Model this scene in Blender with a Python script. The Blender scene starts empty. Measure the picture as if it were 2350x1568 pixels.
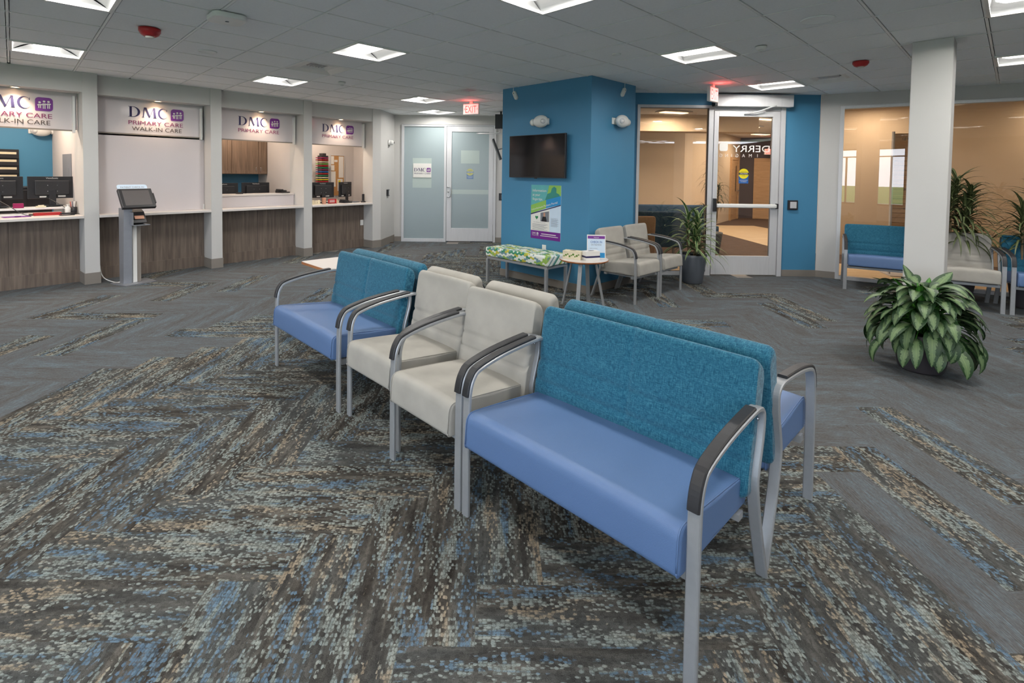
import bpy, bmesh, math, random
from mathutils import Vector, Matrix
random.seed(7)
PI = math.pi
sc = bpy.context.scene
# ---------------------------------------------------------------- camera, world, exposure
CAMZ, CEIL = 1.555, 2.8102
cd = bpy.data.cameras.new('camera'); cam = bpy.data.objects.new('camera', cd); sc.collection.objects.link(cam)
cd.sensor_fit = 'HORIZONTAL'; cd.sensor_width = 36; cd.lens = 1151.2/2350*36
cd.shift_x = (1175-1136.6)/2350; cd.shift_y = (437.7-784)/2350; cd.clip_start = .05; cd.clip_end = 300
_p, _r = .0358, .012
_f = Vector((0, math.cos(_p), -math.sin(_p))); _rt = Vector((1, 0, 0)); _u = _rt.cross(_f)
_r2 = _rt*math.cos(_r)+_u*math.sin(_r); _u2 = _u*math.cos(_r)-_rt*math.sin(_r)
m = Matrix((_r2, _u2, -_f)).transposed().to_4x4(); m.translation = (0, 0, CAMZ); cam.matrix_world = m
sc.camera = cam
sc.view_settings.view_transform = 'Standard'; sc.view_settings.look = 'None'; sc.view_settings.gamma = 1
sc.view_settings.use_curve_mapping = False; sc.view_settings.exposure = 1.0
w = bpy.data.worlds.new('sky'); sc.world = w; w.use_nodes = True
wn = w.node_tree; bg = wn.nodes['Background']; bg.inputs[1].default_value = 4.2
tc = wn.nodes.new('ShaderNodeTexCoord'); sx = wn.nodes.new('ShaderNodeSeparateXYZ'); rp = wn.nodes.new('ShaderNodeValToRGB')
wn.links.new(tc.outputs['Generated'], sx.inputs[0]); wn.links.new(sx.outputs['Z'], rp.inputs[0]); wn.links.new(rp.outputs[0], bg.inputs[0])
rp.color_ramp.elements[0].position = 0; rp.color_ramp.elements[0].color = (.80, .88, 1, 1)
rp.color_ramp.elements[1].position = .6; rp.color_ramp.elements[1].color = (.55, .72, 1, 1)
LAMP, WARM, SPOT, TROFFER = 2.2, 2.2, 14.0, 12.5          # lamp radiances / watts

# ---------------------------------------------------------------- materials
def lin(c):
    return tuple(((x/255)/12.92 if x/255 <= .04045 else ((x/255+.055)/1.055)**2.4) for x in c)+(1,)
def mat(name, col, rough=.5, metal=0, emit=None, es=0, noise=0, nscale=8, bump=0, bscale=200, stretch=None, spec=.5, rgb=None):
    M = bpy.data.materials.new(name); M.use_nodes = True; nt = M.node_tree; b = nt.nodes['Principled BSDF']
    b.inputs['Roughness'].default_value = rough; b.inputs['Metallic'].default_value = metal
    b.inputs['Specular IOR Level'].default_value = spec
    c = lin(col); b.inputs['Base Color'].default_value = c
    if emit: b.inputs['Emission Color'].default_value = lin(emit); b.inputs['Emission Strength'].default_value = es
    if noise or bump:
        t = nt.nodes.new('ShaderNodeTexCoord'); mp = nt.nodes.new('ShaderNodeMapping')
        nt.links.new(t.outputs['Object'], mp.inputs[0])
        if stretch: mp.inputs['Scale'].default_value = stretch
    if noise:
        n = nt.nodes.new('ShaderNodeTexNoise'); n.inputs['Scale'].default_value = nscale; n.inputs['Detail'].default_value = 5
        r = nt.nodes.new('ShaderNodeValToRGB'); nt.links.new(mp.outputs[0], n.inputs[0]); nt.links.new(n.outputs[0], r.inputs[0])
        d = noise; r.color_ramp.elements[0].position = .3; r.color_ramp.elements[1].position = .7
        c2 = lin(rgb) if rgb else tuple(min(1, x*(1+d)) for x in c[:3])+(1,)
        r.color_ramp.elements[0].color = tuple(x*(1-d) for x in c[:3])+(1,); r.color_ramp.elements[1].color = c2
        nt.links.new(r.outputs[0], b.inputs['Base Color'])
    if bump:
        n2 = nt.nodes.new('ShaderNodeTexNoise'); n2.inputs['Scale'].default_value = bscale; n2.inputs['Detail'].default_value = 3
        nt.links.new(mp.outputs[0], n2.inputs[0]); bp = nt.nodes.new('ShaderNodeBump'); bp.inputs['Strength'].default_value = bump
        bp.inputs['Distance'].default_value = .004
        nt.links.new(n2.outputs[0], bp.inputs['Height']); nt.links.new(bp.outputs[0], b.inputs['Normal'])
    return M
def node(nt, t, **k):
    n = nt.nodes.new('ShaderNode'+t)
    for a, v in k.items(): setattr(n, a, v)
    return n
def mth(nt, op, a, b=None, c=None):
    n = node(nt, 'Math', operation=op)
    for i, x in enumerate((a, b, c)):
        if x is None: continue
        if isinstance(x, (int, float)): n.inputs[i].default_value = x
        else: nt.links.new(x, n.inputs[i])
    return n.outputs[0]
def ramp(nt, fac, stops, interp='LINEAR'):
    r = node(nt, 'ValToRGB'); r.color_ramp.interpolation = interp; e = r.color_ramp.elements
    while len(e) < len(stops): e.new(.5)
    for x, (p, c) in zip(e, stops): x.position = p; x.color = c if len(c) == 4 else lin(c)
    nt.links.new(fac, r.inputs[0]); return r.outputs[0]
def mixc(nt, f, a, b):
    n = node(nt, 'Mix', data_type='RGBA')
    for i, x in ((0, f), (6, a), (7, b)):
        if isinstance(x, (int, float, tuple)): n.inputs[i].default_value = x
        else: nt.links.new(x, n.inputs[i])
    return n.outputs[2]
def glass(name, tint=(1, 1, 1), ior=1.5, rough=0, alpha_col=1):
    M = bpy.data.materials.new(name); M.use_nodes = True; nt = M.node_tree; nt.nodes.clear()
    o = node(nt, 'OutputMaterial'); mx = node(nt, 'MixShader'); t = node(nt, 'BsdfTransparent'); g = node(nt, 'BsdfGlossy')
    fr = node(nt, 'Fresnel'); fr.inputs[0].default_value = ior; t.inputs[0].default_value = (*tint, 1); g.inputs['Roughness'].default_value = rough
    nt.links.new(fr.outputs[0], mx.inputs[0]); nt.links.new(t.outputs[0], mx.inputs[1]); nt.links.new(g.outputs[0], mx.inputs[2]); nt.links.new(mx.outputs[0], o.inputs[0])
    return M
def fabric_teal():
    M = mat('teal_weave', (38, 118, 152), .9, spec=.15); nt = M.node_tree; b = nt.nodes['Principled BSDF']
    t = node(nt, 'TexCoord'); hs = []
    for s in ((620, 55, 55), (55, 90, 620)):
        mp = node(nt, 'Mapping'); mp.inputs['Scale'].default_value = s; n = node(nt, 'TexNoise'); n.inputs['Scale'].default_value = 1; n.inputs['Detail'].default_value = 2
        nt.links.new(t.outputs['Object'], mp.inputs[0]); nt.links.new(mp.outputs[0], n.inputs[0]); hs.append(n.outputs[0])
    h = mth(nt, 'MULTIPLY', mth(nt, 'ADD', hs[0], hs[1]), .5)
    nt.links.new(ramp(nt, h, [(.34, (18, 68, 92)), (.5, (38, 98, 124)), (.68, (76, 134, 152))]), b.inputs['Base Color'])
    bp = node(nt, 'Bump'); bp.inputs['Strength'].default_value = .5; bp.inputs['Distance'].default_value = .002
    nt.links.new(h, bp.inputs['Height']); nt.links.new(bp.outputs[0], b.inputs['Normal']); b.inputs['Sheen Weight'].default_value = .2
    return M
def wood(name, c1, c2, axis=2, rough=.5):
    M = mat(name, c1, rough); nt = M.node_tree; b = nt.nodes['Principled BSDF']
    t = node(nt, 'TexCoord'); mp = node(nt, 'Mapping'); s = [22, 22, 22]; s[axis] = 1.3; mp.inputs['Scale'].default_value = s
    n = node(nt, 'TexNoise'); n.inputs['Scale'].default_value = 1.4; n.inputs['Detail'].default_value = 8; n.inputs['Distortion'].default_value = .6
    nt.links.new(t.outputs['Object'], mp.inputs[0]); nt.links.new(mp.outputs[0], n.inputs[0])
    nt.links.new(ramp(nt, n.outputs[0], [(.3, c1), (.52, tuple((a+b_)//2 for a, b_ in zip(c1, c2))), (.72, c2)]), b.inputs['Base Color'])
    return M
def carpet():
    M = mat('carpet_planks', (90, 95, 98), 1, spec=.05); nt = M.node_tree; b = nt.nodes['Principled BSDF']
    uv = node(nt, 'UVMap', uv_map='plank'); at = node(nt, 'VertexColor', layer_name='pr')
    sp = node(nt, 'SeparateColor'); nt.links.new(at.outputs[0], sp.inputs[0]); r1, kind, r2 = sp.outputs
    off = node(nt, 'CombineXYZ'); nt.links.new(mth(nt, 'MULTIPLY', r1, 37), off.inputs[0]); nt.links.new(mth(nt, 'MULTIPLY', r2, 53), off.inputs[1])
    def co(sx_, sy):
        a = node(nt, 'VectorMath', operation='ADD'); nt.links.new(uv.outputs[0], a.inputs[0]); nt.links.new(off.outputs[0], a.inputs[1])
        q = node(nt, 'Mapping'); q.inputs['Scale'].default_value = (sx_, sy, 1); nt.links.new(a.outputs[0], q.inputs[0]); return q.outputs[0]
    def nz(v, d=2, s=1):
        n = node(nt, 'TexNoise'); n.inputs['Scale'].default_value = s; n.inputs['Detail'].default_value = d; nt.links.new(v, n.inputs[0]); return n.outputs[0]
    band = nz(co(1.9, 13), 3); cov = nz(co(3.4, 13), 4); band2 = nz(co(4, 26), 4); wide = nz(co(.9, 4), 2)
    vo = node(nt, 'TexVoronoi'); vo.inputs['Scale'].default_value = 1; vo.inputs['Randomness'].default_value = .55; nt.links.new(co(66, 104), vo.inputs[0])
    vs = node(nt, 'SeparateColor'); nt.links.new(vo.outputs['Color'], vs.inputs[0])
    yarn = ramp(nt, mth(nt, 'ADD', mth(nt, 'MULTIPLY', mth(nt, 'SUBTRACT', band, .5), 1.5), mth(nt, 'ADD', .42, mth(nt, 'MULTIPLY', r2, .16))),
        [(.20, (88, 112, 134)), (.40, (100, 124, 144)), (.45, (130, 141, 140)), (.60, (148, 154, 149)), (.66, (150, 140, 124)), (.82, (146, 132, 114))])
    base = ramp(nt, band2, [(.34, (54, 50, 47)), (.5, (72, 69, 65)), (.66, (98, 94, 88))])
    base = mixc(nt, ramp(nt, wide, [(.42, (0, 0, 0, 1)), (.62, (.6, .6, .6, 1))]), base, lin((82, 86, 87)))
    dot = mth(nt, 'LESS_THAN', vs.outputs[0], mth(nt, 'ADD', mth(nt, 'MULTIPLY', mth(nt, 'SUBTRACT', cov, .5), 3.2), mth(nt, 'ADD', .32, mth(nt, 'MULTIPLY', r1, .24))))
    dark = mth(nt, 'GREATER_THAN', vo.outputs['Distance'], .52)
    dot2 = mth(nt, 'MULTIPLY', dot, mth(nt, 'SUBTRACT', 1, mth(nt, 'MULTIPLY', dark, .6)))
    fine = nz(co(230, 330), 2); gr = node(nt, 'Mix', data_type='RGBA', blend_type='MULTIPLY'); gr.inputs[0].default_value = 1
    nt.links.new(mixc(nt, mth(nt, 'MULTIPLY', dot2, .82), base, yarn), gr.inputs[6])
    gg = mth(nt, 'ADD', mth(nt, 'MULTIPLY', fine, 1.1), mth(nt, 'ADD', .22, mth(nt, 'MULTIPLY', vs.outputs[1], .45))); nt.links.new(gg, gr.inputs[7]); colr = gr.outputs[2]
    pl = nz(co(12, 150), 4); pw = nz(co(1.5, 9), 2)
    plain = ramp(nt, mth(nt, 'ADD', mth(nt, 'MULTIPLY', pl, .6), mth(nt, 'MULTIPLY', pw, .4)), [(.34, (84, 79, 75)), (.47, (93, 94, 95)), (.56, (98, 104, 109)), (.68, (108, 121, 130))])
    gr2 = node(nt, 'Mix', data_type='RGBA', blend_type='MULTIPLY'); gr2.inputs[0].default_value = 1; nt.links.new(plain, gr2.inputs[6])
    nt.links.new(mth(nt, 'ADD', mth(nt, 'MULTIPLY', nz(co(60, 330), 2), 1.3), .35), gr2.inputs[7]); plain = gr2.outputs[2]
    fin = mixc(nt, kind, plain, colr)
    nt.links.new(fin, b.inputs['Base Color'])
    fz = nz(co(300, 300), 2); bp = node(nt, 'Bump'); bp.inputs['Strength'].default_value = .7; bp.inputs['Distance'].default_value = .004
    nt.links.new(mth(nt, 'ADD', fz, mth(nt, 'MULTIPLY', mth(nt, 'MULTIPLY', dot, kind), .6)), bp.inputs['Height']); nt.links.new(bp.outputs[0], b.inputs['Normal'])
    return M
def bench_fabric():
    M = mat('wave_fabric', (230, 235, 225), .8); nt = M.node_tree; b = nt.nodes['Principled BSDF']
    t = node(nt, 'TexCoord'); s = node(nt, 'SeparateXYZ'); nt.links.new(t.outputs['Object'], s.inputs[0])
    yz = mth(nt, 'ADD', s.outputs[1], mth(nt, 'MULTIPLY', s.outputs[2], -1)); x = s.outputs[0]
    row = mth(nt, 'FLOOR', mth(nt, 'MULTIPLY', mth(nt, 'ADD', yz, mth(nt, 'MULTIPLY', mth(nt, 'SINE', mth(nt, 'MULTIPLY', x, 88)), .008)), 38))
    cell = mth(nt, 'FLOOR', mth(nt, 'MULTIPLY', mth(nt, 'ADD', x, mth(nt, 'MULTIPLY', row, .0357)), 14))
    cb = node(nt, 'CombineXYZ'); nt.links.new(row, cb.inputs[0]); nt.links.new(cell, cb.inputs[1])
    wn_ = node(nt, 'TexWhiteNoise'); nt.links.new(cb.outputs[0], wn_.inputs[0])
    nt.links.new(ramp(nt, wn_.outputs[0], [(0, (226, 232, 226)), (.42, (60, 140, 110)), (.58, (150, 186, 90)), (.72, (196, 190, 70)), (.84, (112, 150, 160))], 'CONSTANT'), b.inputs['Base Color'])
    return M
def leaf_mat(name, dark, light, edge=.35, streak=True):
    M = mat(name, dark, .5); nt = M.node_tree; b = nt.nodes['Principled BSDF']
    uv = node(nt, 'UVMap', uv_map='leaf'); s = node(nt, 'SeparateXYZ'); nt.links.new(uv.outputs[0], s.inputs[0])
    v = mth(nt, 'ABSOLUTE', s.outputs[1])
    n = node(nt, 'TexNoise'); n.inputs['Scale'].default_value = 1; mp = node(nt, 'Mapping'); mp.inputs['Scale'].default_value = (14, 5, 1) if streak else (3, 2, 1)
    nt.links.new(uv.outputs[0], mp.inputs[0]); nt.links.new(mp.outputs[0], n.inputs[0])
    f = mth(nt, 'ADD', v, mth(nt, 'MULTIPLY', mth(nt, 'SUBTRACT', n.outputs[0], .5), .9))
    c = ramp(nt, f, [(edge-.06, light), (edge+.08, dark)])
    rib = mth(nt, 'LESS_THAN', v, .035)
    nt.links.new(mixc(nt, mth(nt, 'MULTIPLY', rib, .4), c, lin((150, 175, 110))), b.inputs['Base Color'])
    return M

X = dict(
 wall=mat('grey_paint', (198, 197, 195), .75, noise=.02, nscale=2, bump=.05, bscale=300),
 blue=mat('blue_paint', (70, 134, 172), .55, noise=.02, nscale=2, bump=.05, bscale=300),
 officew=mat('office_paint', (205, 200, 198), .8, noise=.02, nscale=2),
 tan=mat('tan_paint', (216, 196, 170), .8, noise=.03, nscale=2),
 darkw=mat('plum_grey_paint', (92, 84, 90), .8, noise=.02, nscale=2),
 tile=mat('ceiling_tile', (238, 240, 242), .95, noise=.02, nscale=60, bump=.1, bscale=400, spec=.1),
 tbar=mat('ceiling_grid_metal', (236, 238, 238), .5, noise=.02, nscale=4),
 base=mat('taupe_baseboard', (134, 127, 120), .6, noise=.03, nscale=5),
 alu=mat('brushed_aluminium', (204, 205, 208), .45, .15, noise=.03, nscale=30, stretch=(1, 1, .1)),
 chrome=mat('chrome', (200, 202, 205), .22, .9, noise=.02, nscale=5),
 frame=mat('silver_chair_metal', (172, 175, 179), .36, .45, noise=.03, nscale=40),
 black=mat('black_plastic', (38, 38, 42), .4, noise=.05, nscale=20),
 pad=mat('charcoal_armrest', (42, 42, 45), .45, noise=.05, nscale=30, bump=.05),
 vinyl=mat('periwinkle_vinyl', (88, 116, 160), .42, noise=.03, nscale=3, bump=.25, bscale=420),
 suede=mat('grey_suede', (166, 163, 156), .9, noise=.07, nscale=7, bump=.1, bscale=250, spec=.15),
 teal=fabric_teal(), wave=bench_fabric(), carpet=carpet(),
 lam=wood('grey_oak_laminate', (96, 84, 76), (132, 118, 106)), cab=wood('cabinet_oak', (112, 94, 80), (146, 124, 106)),
 honey=wood('honey_oak', (190, 152, 110), (214, 178, 136), 0), pale=wood('pale_plank_floor', (205, 180, 145), (228, 206, 172), 0),
 darkcarpet=mat('dark_carpet', (92, 76, 68), 1, noise=.3, nscale=4, stretch=(1, 9, 1)),
 white=mat('white_plastic', (226, 226, 224), .4, noise=.01, nscale=5), solid=mat('white_counter', (214, 208, 204), .35, noise=.02, nscale=40),
 signw=mat('white_backpainted_glass', (208, 202, 204), .12, noise=.01, nscale=3),
 frost=mat('frosted_glass', (150, 164, 168), .28, noise=.02, nscale=1.5), frostl=mat('frosted_glass_paper', (172, 186, 182), .3, noise=.01, nscale=2),
 navy=mat('navy_ink', (40, 38, 84), .5, noise=.02), purple=mat('purple_ink', (112, 34, 138), .45, noise=.02), plum=mat('plum_ink', (124, 40, 92), .5, noise=.02),
 brown=mat('dark_brown_ink', (60, 50, 46), .5, noise=.02), red=mat('red_plastic', (176, 36, 40), .35, noise=.02), magenta=mat('magenta_card', (150, 20, 84), .6, noise=.03),
 green=mat('green_card', (40, 130, 84), .7, noise=.03), bluec=mat('blue_card', (20, 90, 165), .6, noise=.03), yellow=mat('yellow_card', (222, 208, 30), .6, noise=.03),
 lime=mat('lime_card', (140, 190, 90), .6, noise=.03), cream=mat('cream_card', (222, 212, 184), .7, noise=.05, nscale=30), paper=mat('white_paper', (226, 224, 220), .8, noise=.02),
 greytext=mat('grey_print', (120, 124, 132), .8, noise=.02), tealp=mat('teal_print', (96, 176, 178), .7, noise=.05, nscale=6), tealdark=mat('teal_print_dark', (56, 140, 130), .7, noise=.05),
 cyanp=mat('sky_blue_print', (40, 140, 200), .7, noise=.03), palep=mat('pale_blue_print', (200, 218, 236), .7, noise=.02), skin=mat('skin_tone_print', (190, 140, 116), .7, noise=.05),
 cork=mat('cork', (186, 140, 90), .9, noise=.2, nscale=60), screen=mat('black_screen', (14, 14, 17), .08, noise=.02), screengrey=mat('grey_screen', (96, 92, 92), .2, noise=.02),
 refl=mat('reflector_enamel', (225, 226, 228), .6, noise=.01),
 lens=mat('lamp_lens', (255, 255, 255), .5, emit=(255, 250, 240), es=LAMP), lensw=mat('warm_lamp_lens', (255, 250, 240), .5, emit=(255, 214, 170), es=WARM),
 exitl=mat('exit_letters', (235, 60, 60), .5, emit=(255, 50, 45), es=1.6), exitf=mat('exit_face', (235, 215, 212), .5, emit=(255, 190, 185), es=.35),
 fadey=mat('faded_yellow', (186, 188, 130), .7, noise=.03), fadeb=mat('faded_blue', (116, 142, 178), .7, noise=.03),
 silver=mat('kiosk_silver', (150, 153, 160), .4, .5, noise=.03, nscale=20),
 pot=mat('graphite_planter', (72, 68, 72), .5, noise=.05, nscale=6), potg=mat('slate_planter', (92, 98, 106), .45, noise=.03, nscale=6), soil=mat('soil', (58, 44, 34), 1, noise=.3, nscale=60),
 stem=mat('plant_cane', (132, 112, 84), .8, noise=.2, nscale=40, stretch=(1, 1, 3)),
 agl=leaf_mat('variegated_leaf', (32, 62, 30), (100, 124, 84), .48), aglb=leaf_mat('fresh_leaf', (52, 112, 30), (74, 134, 44), .3),
 dra=leaf_mat('striped_strap_leaf', (150, 164, 110), (48, 84, 44), .55, False), palm=leaf_mat('olive_strap_leaf', (58, 70, 40), (96, 104, 66), .4, False),
 glass=glass('clear_glass', (.93, .93, .92), 1.5), glasst=glass('bronze_tint_glass', (.93, .88, .82), 1.7), grass=mat('lawn', (110, 140, 60), 1, noise=.2, nscale=3),
 road=mat('asphalt', (150, 145, 140), .9, noise=.1, nscale=3), bark=mat('conifer', (44, 62, 44), 1, noise=.3, nscale=4), bluefab=mat('dark_blue_fabric', (48, 80, 112), .9, noise=.08, nscale=60),
 tanfab=mat('tan_fabric', (172, 138, 110), .9, noise=.06, nscale=40), edge=wood('cherry_edge', (150, 92, 56), (180, 120, 76), 0),
)

# ---------------------------------------------------------------- mesh builder
class MB:
    def __init__(s): s.v = []; s.f = []; s.sm = []; s.mi = []; s.cur = 0; s.uvs = {}
    def add(s, vs, fs, smooth=False, uv=None):
        o = len(s.v); s.v += [tuple(v) for v in vs]
        for i, f in enumerate(fs):
            if uv: s.uvs[len(s.f)] = [uv[k] for k in f]
            s.f.append([o+k for k in f]); s.sm.append(smooth); s.mi.append(s.cur)
        return s
    def box(s, a, b, T=None):
        (x0, y0, z0), (x1, y1, z1) = a, b
        vs = [Vector((x, y, z)) for z in (z0, z1) for x, y in ((x0, y0), (x1, y0), (x1, y1), (x0, y1))]
        if T is not None: vs = [T @ v for v in vs]
        return s.add(vs, [(0, 3, 2, 1), (4, 5, 6, 7), (0, 1, 5, 4), (1, 2, 6, 5), (2, 3, 7, 6), (3, 0, 4, 7)])
    def prism(s, poly, z0, z1, T=None, smooth=False):
        n = len(poly); vs = [Vector((x, y, z)) for z in (z0, z1) for x, y in poly]
        if T is not None: vs = [T @ v for v in vs]
        s.add(vs, [tuple(range(n-1, -1, -1)), tuple(range(n, 2*n))])
        o = len(s.v)-2*n
        for i in range(n): s.f.append([o+i, o+(i+1) % n, o+n+(i+1) % n, o+n+i]); s.sm.append(smooth); s.mi.append(s.cur)
        return s
    def lathe(s, prof, c=(0, 0, 0), n=32, T=None, smooth=True):
        vs = []; fs = []
        for r, z in prof:
            for k in range(n):
                a = 2*PI*k/n; vs.append(Vector((c[0]+r*math.cos(a), c[1]+r*math.sin(a), c[2]+z)))
        if T is not None: vs = [T @ v for v in vs]
        for j in range(len(prof)-1):
            for k in range(n): fs.append((j*n+k, j*n+(k+1) % n, (j+1)*n+(k+1) % n, (j+1)*n+k))
        s.add(vs, fs, smooth); o = len(s.v)-len(vs)
        for j, rev in ((0, True), (len(prof)-1, False)):
            if prof[j][0] > 1e-4:
                f = [o+j*n+k for k in range(n)]; s.f.append(f[::-1] if rev else f); s.sm.append(False); s.mi.append(s.cur)
        return s
    def tube(s, pts, r, n=10, T=None):
        pts = [Vector(p) for p in pts]; R = r if isinstance(r, (list, tuple)) else [r]*len(pts)
        vs = []; fs = []; prev = None
        for i, p in enumerate(pts):
            t = (pts[min(i+1, len(pts)-1)]-pts[max(i-1, 0)]).normalized()
            if prev is None: nrm = t.orthogonal().normalized()
            else: nrm = (prev-t*prev.dot(t)).normalized()
            prev = nrm; bn = t.cross(nrm)
            for k in range(n):
                a = 2*PI*k/n; vs.append(p+(nrm*math.cos(a)+bn*math.sin(a))*R[i])
        for j in range(len(pts)-1):
            for k in range(n): fs.append((j*n+k, j*n+(k+1) % n, (j+1)*n+(k+1) % n, (j+1)*n+k))
        fs += [tuple(range(n-1, -1, -1)), tuple((len(pts)-1)*n+k for k in range(n))]
        if T is not None: vs = [T @ v for v in vs]
        return s.add(vs, fs, True)
    def strap(s, path, x, hw, t, T=None):
        # rectangular bar swept along a path in the y-z plane; x centre, half width hw, thickness t
        n = len(path); vs = []; fs = []
        for i, (y, z) in enumerate(path):
            a = path[max(i-1, 0)]; b = path[min(i+1, n-1)]; d = Vector((b[0]-a[0], b[1]-a[1])).normalized(); q = Vector((-d.y, d.x))*t/2
            c = min(.004, t*.3)
            for (dx, k) in ((-hw, -1+2*c/t), (-hw, 1-2*c/t), (-hw+c, 1), (hw-c, 1), (hw, 1-2*c/t), (hw, -1+2*c/t), (hw-c, -1), (-hw+c, -1)):
                vs.append(Vector((x+dx, y+q.x*k, z+q.y*k)))
        m_ = 8
        for j in range(n-1):
            for k in range(m_): fs.append((j*m_+k, (j+1)*m_+k, (j+1)*m_+(k+1) % m_, j*m_+(k+1) % m_))
        fs += [tuple(range(m_)), tuple((n-1)*m_+k for k in range(m_-1, -1, -1))]
        if T is not None: vs = [T @ v for v in vs]
        return s.add(vs, fs, False)
    def ball(s, c, r, T=None, n=16, sc_=(1, 1, 1)):
        vs = []; fs = []; m_ = n//2
        for j in range(1, m_):
            for k in range(n):
                a = PI*j/m_; b = 2*PI*k/n
                vs.append(Vector((c[0]+r*sc_[0]*math.sin(a)*math.cos(b), c[1]+r*sc_[1]*math.sin(a)*math.sin(b), c[2]+r*sc_[2]*math.cos(a))))
        N = len(vs); vs += [Vector((c[0], c[1], c[2]+r*sc_[2])), Vector((c[0], c[1], c[2]-r*sc_[2]))]
        for j in range(m_-2):
            for k in range(n): fs.append((j*n+k, (j+1)*n+k, (j+1)*n+(k+1) % n, j*n+(k+1) % n))
        for k in range(n): fs += [(N, k, (k+1) % n), (N+1, (m_-2)*n+(k+1) % n, (m_-2)*n+k)]
        if T is not None: vs = [T @ v for v in vs]
        return s.add(vs, fs, True)
    def build(s, name, mats, parent=None, bevel=0, seg=2, uvname=None, T=None):
        me = bpy.data.meshes.new(name); vs = s.v if T is None else [tuple(T @ Vector(v)) for v in s.v]
        me.from_pydata(vs, [], s.f); me.update()
        for M in (mats if isinstance(mats, (list, tuple)) else [mats]): me.materials.append(X[M] if isinstance(M, str) else M)
        me.polygons.foreach_set('use_smooth', s.sm); me.polygons.foreach_set('material_index', s.mi)
        if uvname:
            l = me.uv_layers.new(name=uvname)
            for p in me.polygons:
                u = s.uvs.get(p.index)
                if u:
                    for li, c in zip(p.loop_indices, u): l.data[li].uv = c
        bm = bmesh.new(); bm.from_mesh(me)
        if not uvname: bmesh.ops.recalc_face_normals(bm, faces=bm.faces)
        bm.to_mesh(me); bm.free()
        o = bpy.data.objects.new(name, me); sc.collection.objects.link(o)
        if parent: o.parent = parent
        if bevel:
            b = o.modifiers.new('bevel', 'BEVEL'); b.width = bevel; b.segments = seg; b.limit_method = 'ANGLE'; b.angle_limit = math.radians(50)
        return o
def thing(name, label, cat, T=None, group=None, loc=None, rot=0):
    o = bpy.data.objects.new(name, None); sc.collection.objects.link(o); o.empty_display_size = .1
    if T is not None: o.matrix_world = T
    elif loc is not None: o.location = loc; o.rotation_euler = (0, 0, rot)
    return tag(o, label, cat, group)
def tag(o, label, cat, group=None):
    o['label'] = label; o['category'] = cat
    if group: o['group'] = group
    return o
def struct(o): o['kind'] = 'structure'; return o
def copy_thing(o, T, label):
    c = o.copy(); sc.collection.objects.link(c); c.matrix_world = T; c['label'] = label
    for ch in list(o.children):
        d = ch.copy(); sc.collection.objects.link(d); d.parent = c
        for g in list(ch.children):
            e = g.copy(); sc.collection.objects.link(e); e.parent = d
    return c
def TR(x, y, z=0, a=0, tilt=0): return Matrix.Translation((x, y, z)) @ Matrix.Rotation(a, 4, 'Z') @ Matrix.Rotation(tilt, 4, 'X')
def smooth_path(pts, n=6):
    P = [pts[0]]+list(pts)+[pts[-1]]; out = []
    for i in range(1, len(P)-2):
        for k in range(n):
            t = k/n; a, b, c, d = P[i-1], P[i], P[i+1], P[i+2]
            out.append(tuple(.5*(2*b[j]+(c[j]-a[j])*t+(2*a[j]-5*b[j]+4*c[j]-d[j])*t*t+(3*b[j]-a[j]-3*c[j]+d[j])*t**3) for j in range(len(b))))
    return out+[tuple(pts[-1])]
def rrect(x0, z0, x1, z1, r, n=5, rs=None):
    out = []
    for i, (cx, cz, a0) in enumerate(((x1-r, z1-r, 0), (x0+r, z1-r, 90), (x0+r, z0+r, 180), (x1-r, z0+r, 270))):
        rr = rs[i] if rs else r; sxn = 1 if i in (0, 3) else -1; szn = 1 if i < 2 else -1
        px = (x1 if sxn > 0 else x0)-sxn*rr; pz = (z1 if szn > 0 else z0)-szn*rr
        for k in range(n+1):
            a = math.radians(a0+90*k/n); out.append((px+rr*math.cos(a), pz+rr*math.sin(a)))
    return out
# text: converted to mesh, placed on a local x-z plane facing -y
_glyph = {}
def text_geo(mb, s, x, z, h, T, width=None, depth=.002, align='LEFT', mirror=False, bold=0, y=0):
    cu = bpy.data.curves.new('t', 'FONT'); cu.body = s; cu.size = 1; cu.align_x = align; cu.extrude = .0; cu.offset = bold
    cu.resolution_u = 5
    ob = bpy.data.objects.new('t', cu); sc.collection.objects.link(ob); dg = bpy.context.evaluated_depsgraph_get()
    me = bpy.data.meshes.new_from_object(ob.evaluated_get(dg)); vs = [v.co.copy() for v in me.vertices]; fs = [tuple(p.vertices) for p in me.polygons]
    bpy.data.objects.remove(ob); bpy.data.curves.remove(cu); bpy.data.meshes.remove(me)
    if not vs: return
    x0 = min(v.x for v in vs); x1 = max(v.x for v in vs); sx_ = h/.72
    sxx = (width/(x1-x0)) if width else sx_
    base = x0 if align == 'LEFT' else (x0+x1)/2
    out = []
    for v in vs:
        lx = (v.x-base)*sxx
        if mirror: lx = -lx
        out.append(T @ Vector((x+lx, y-depth, z+v.y*sx_)))
    mb.add(out, fs)
    # give the letters a little body
    o = len(mb.v); n = len(vs)
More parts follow.
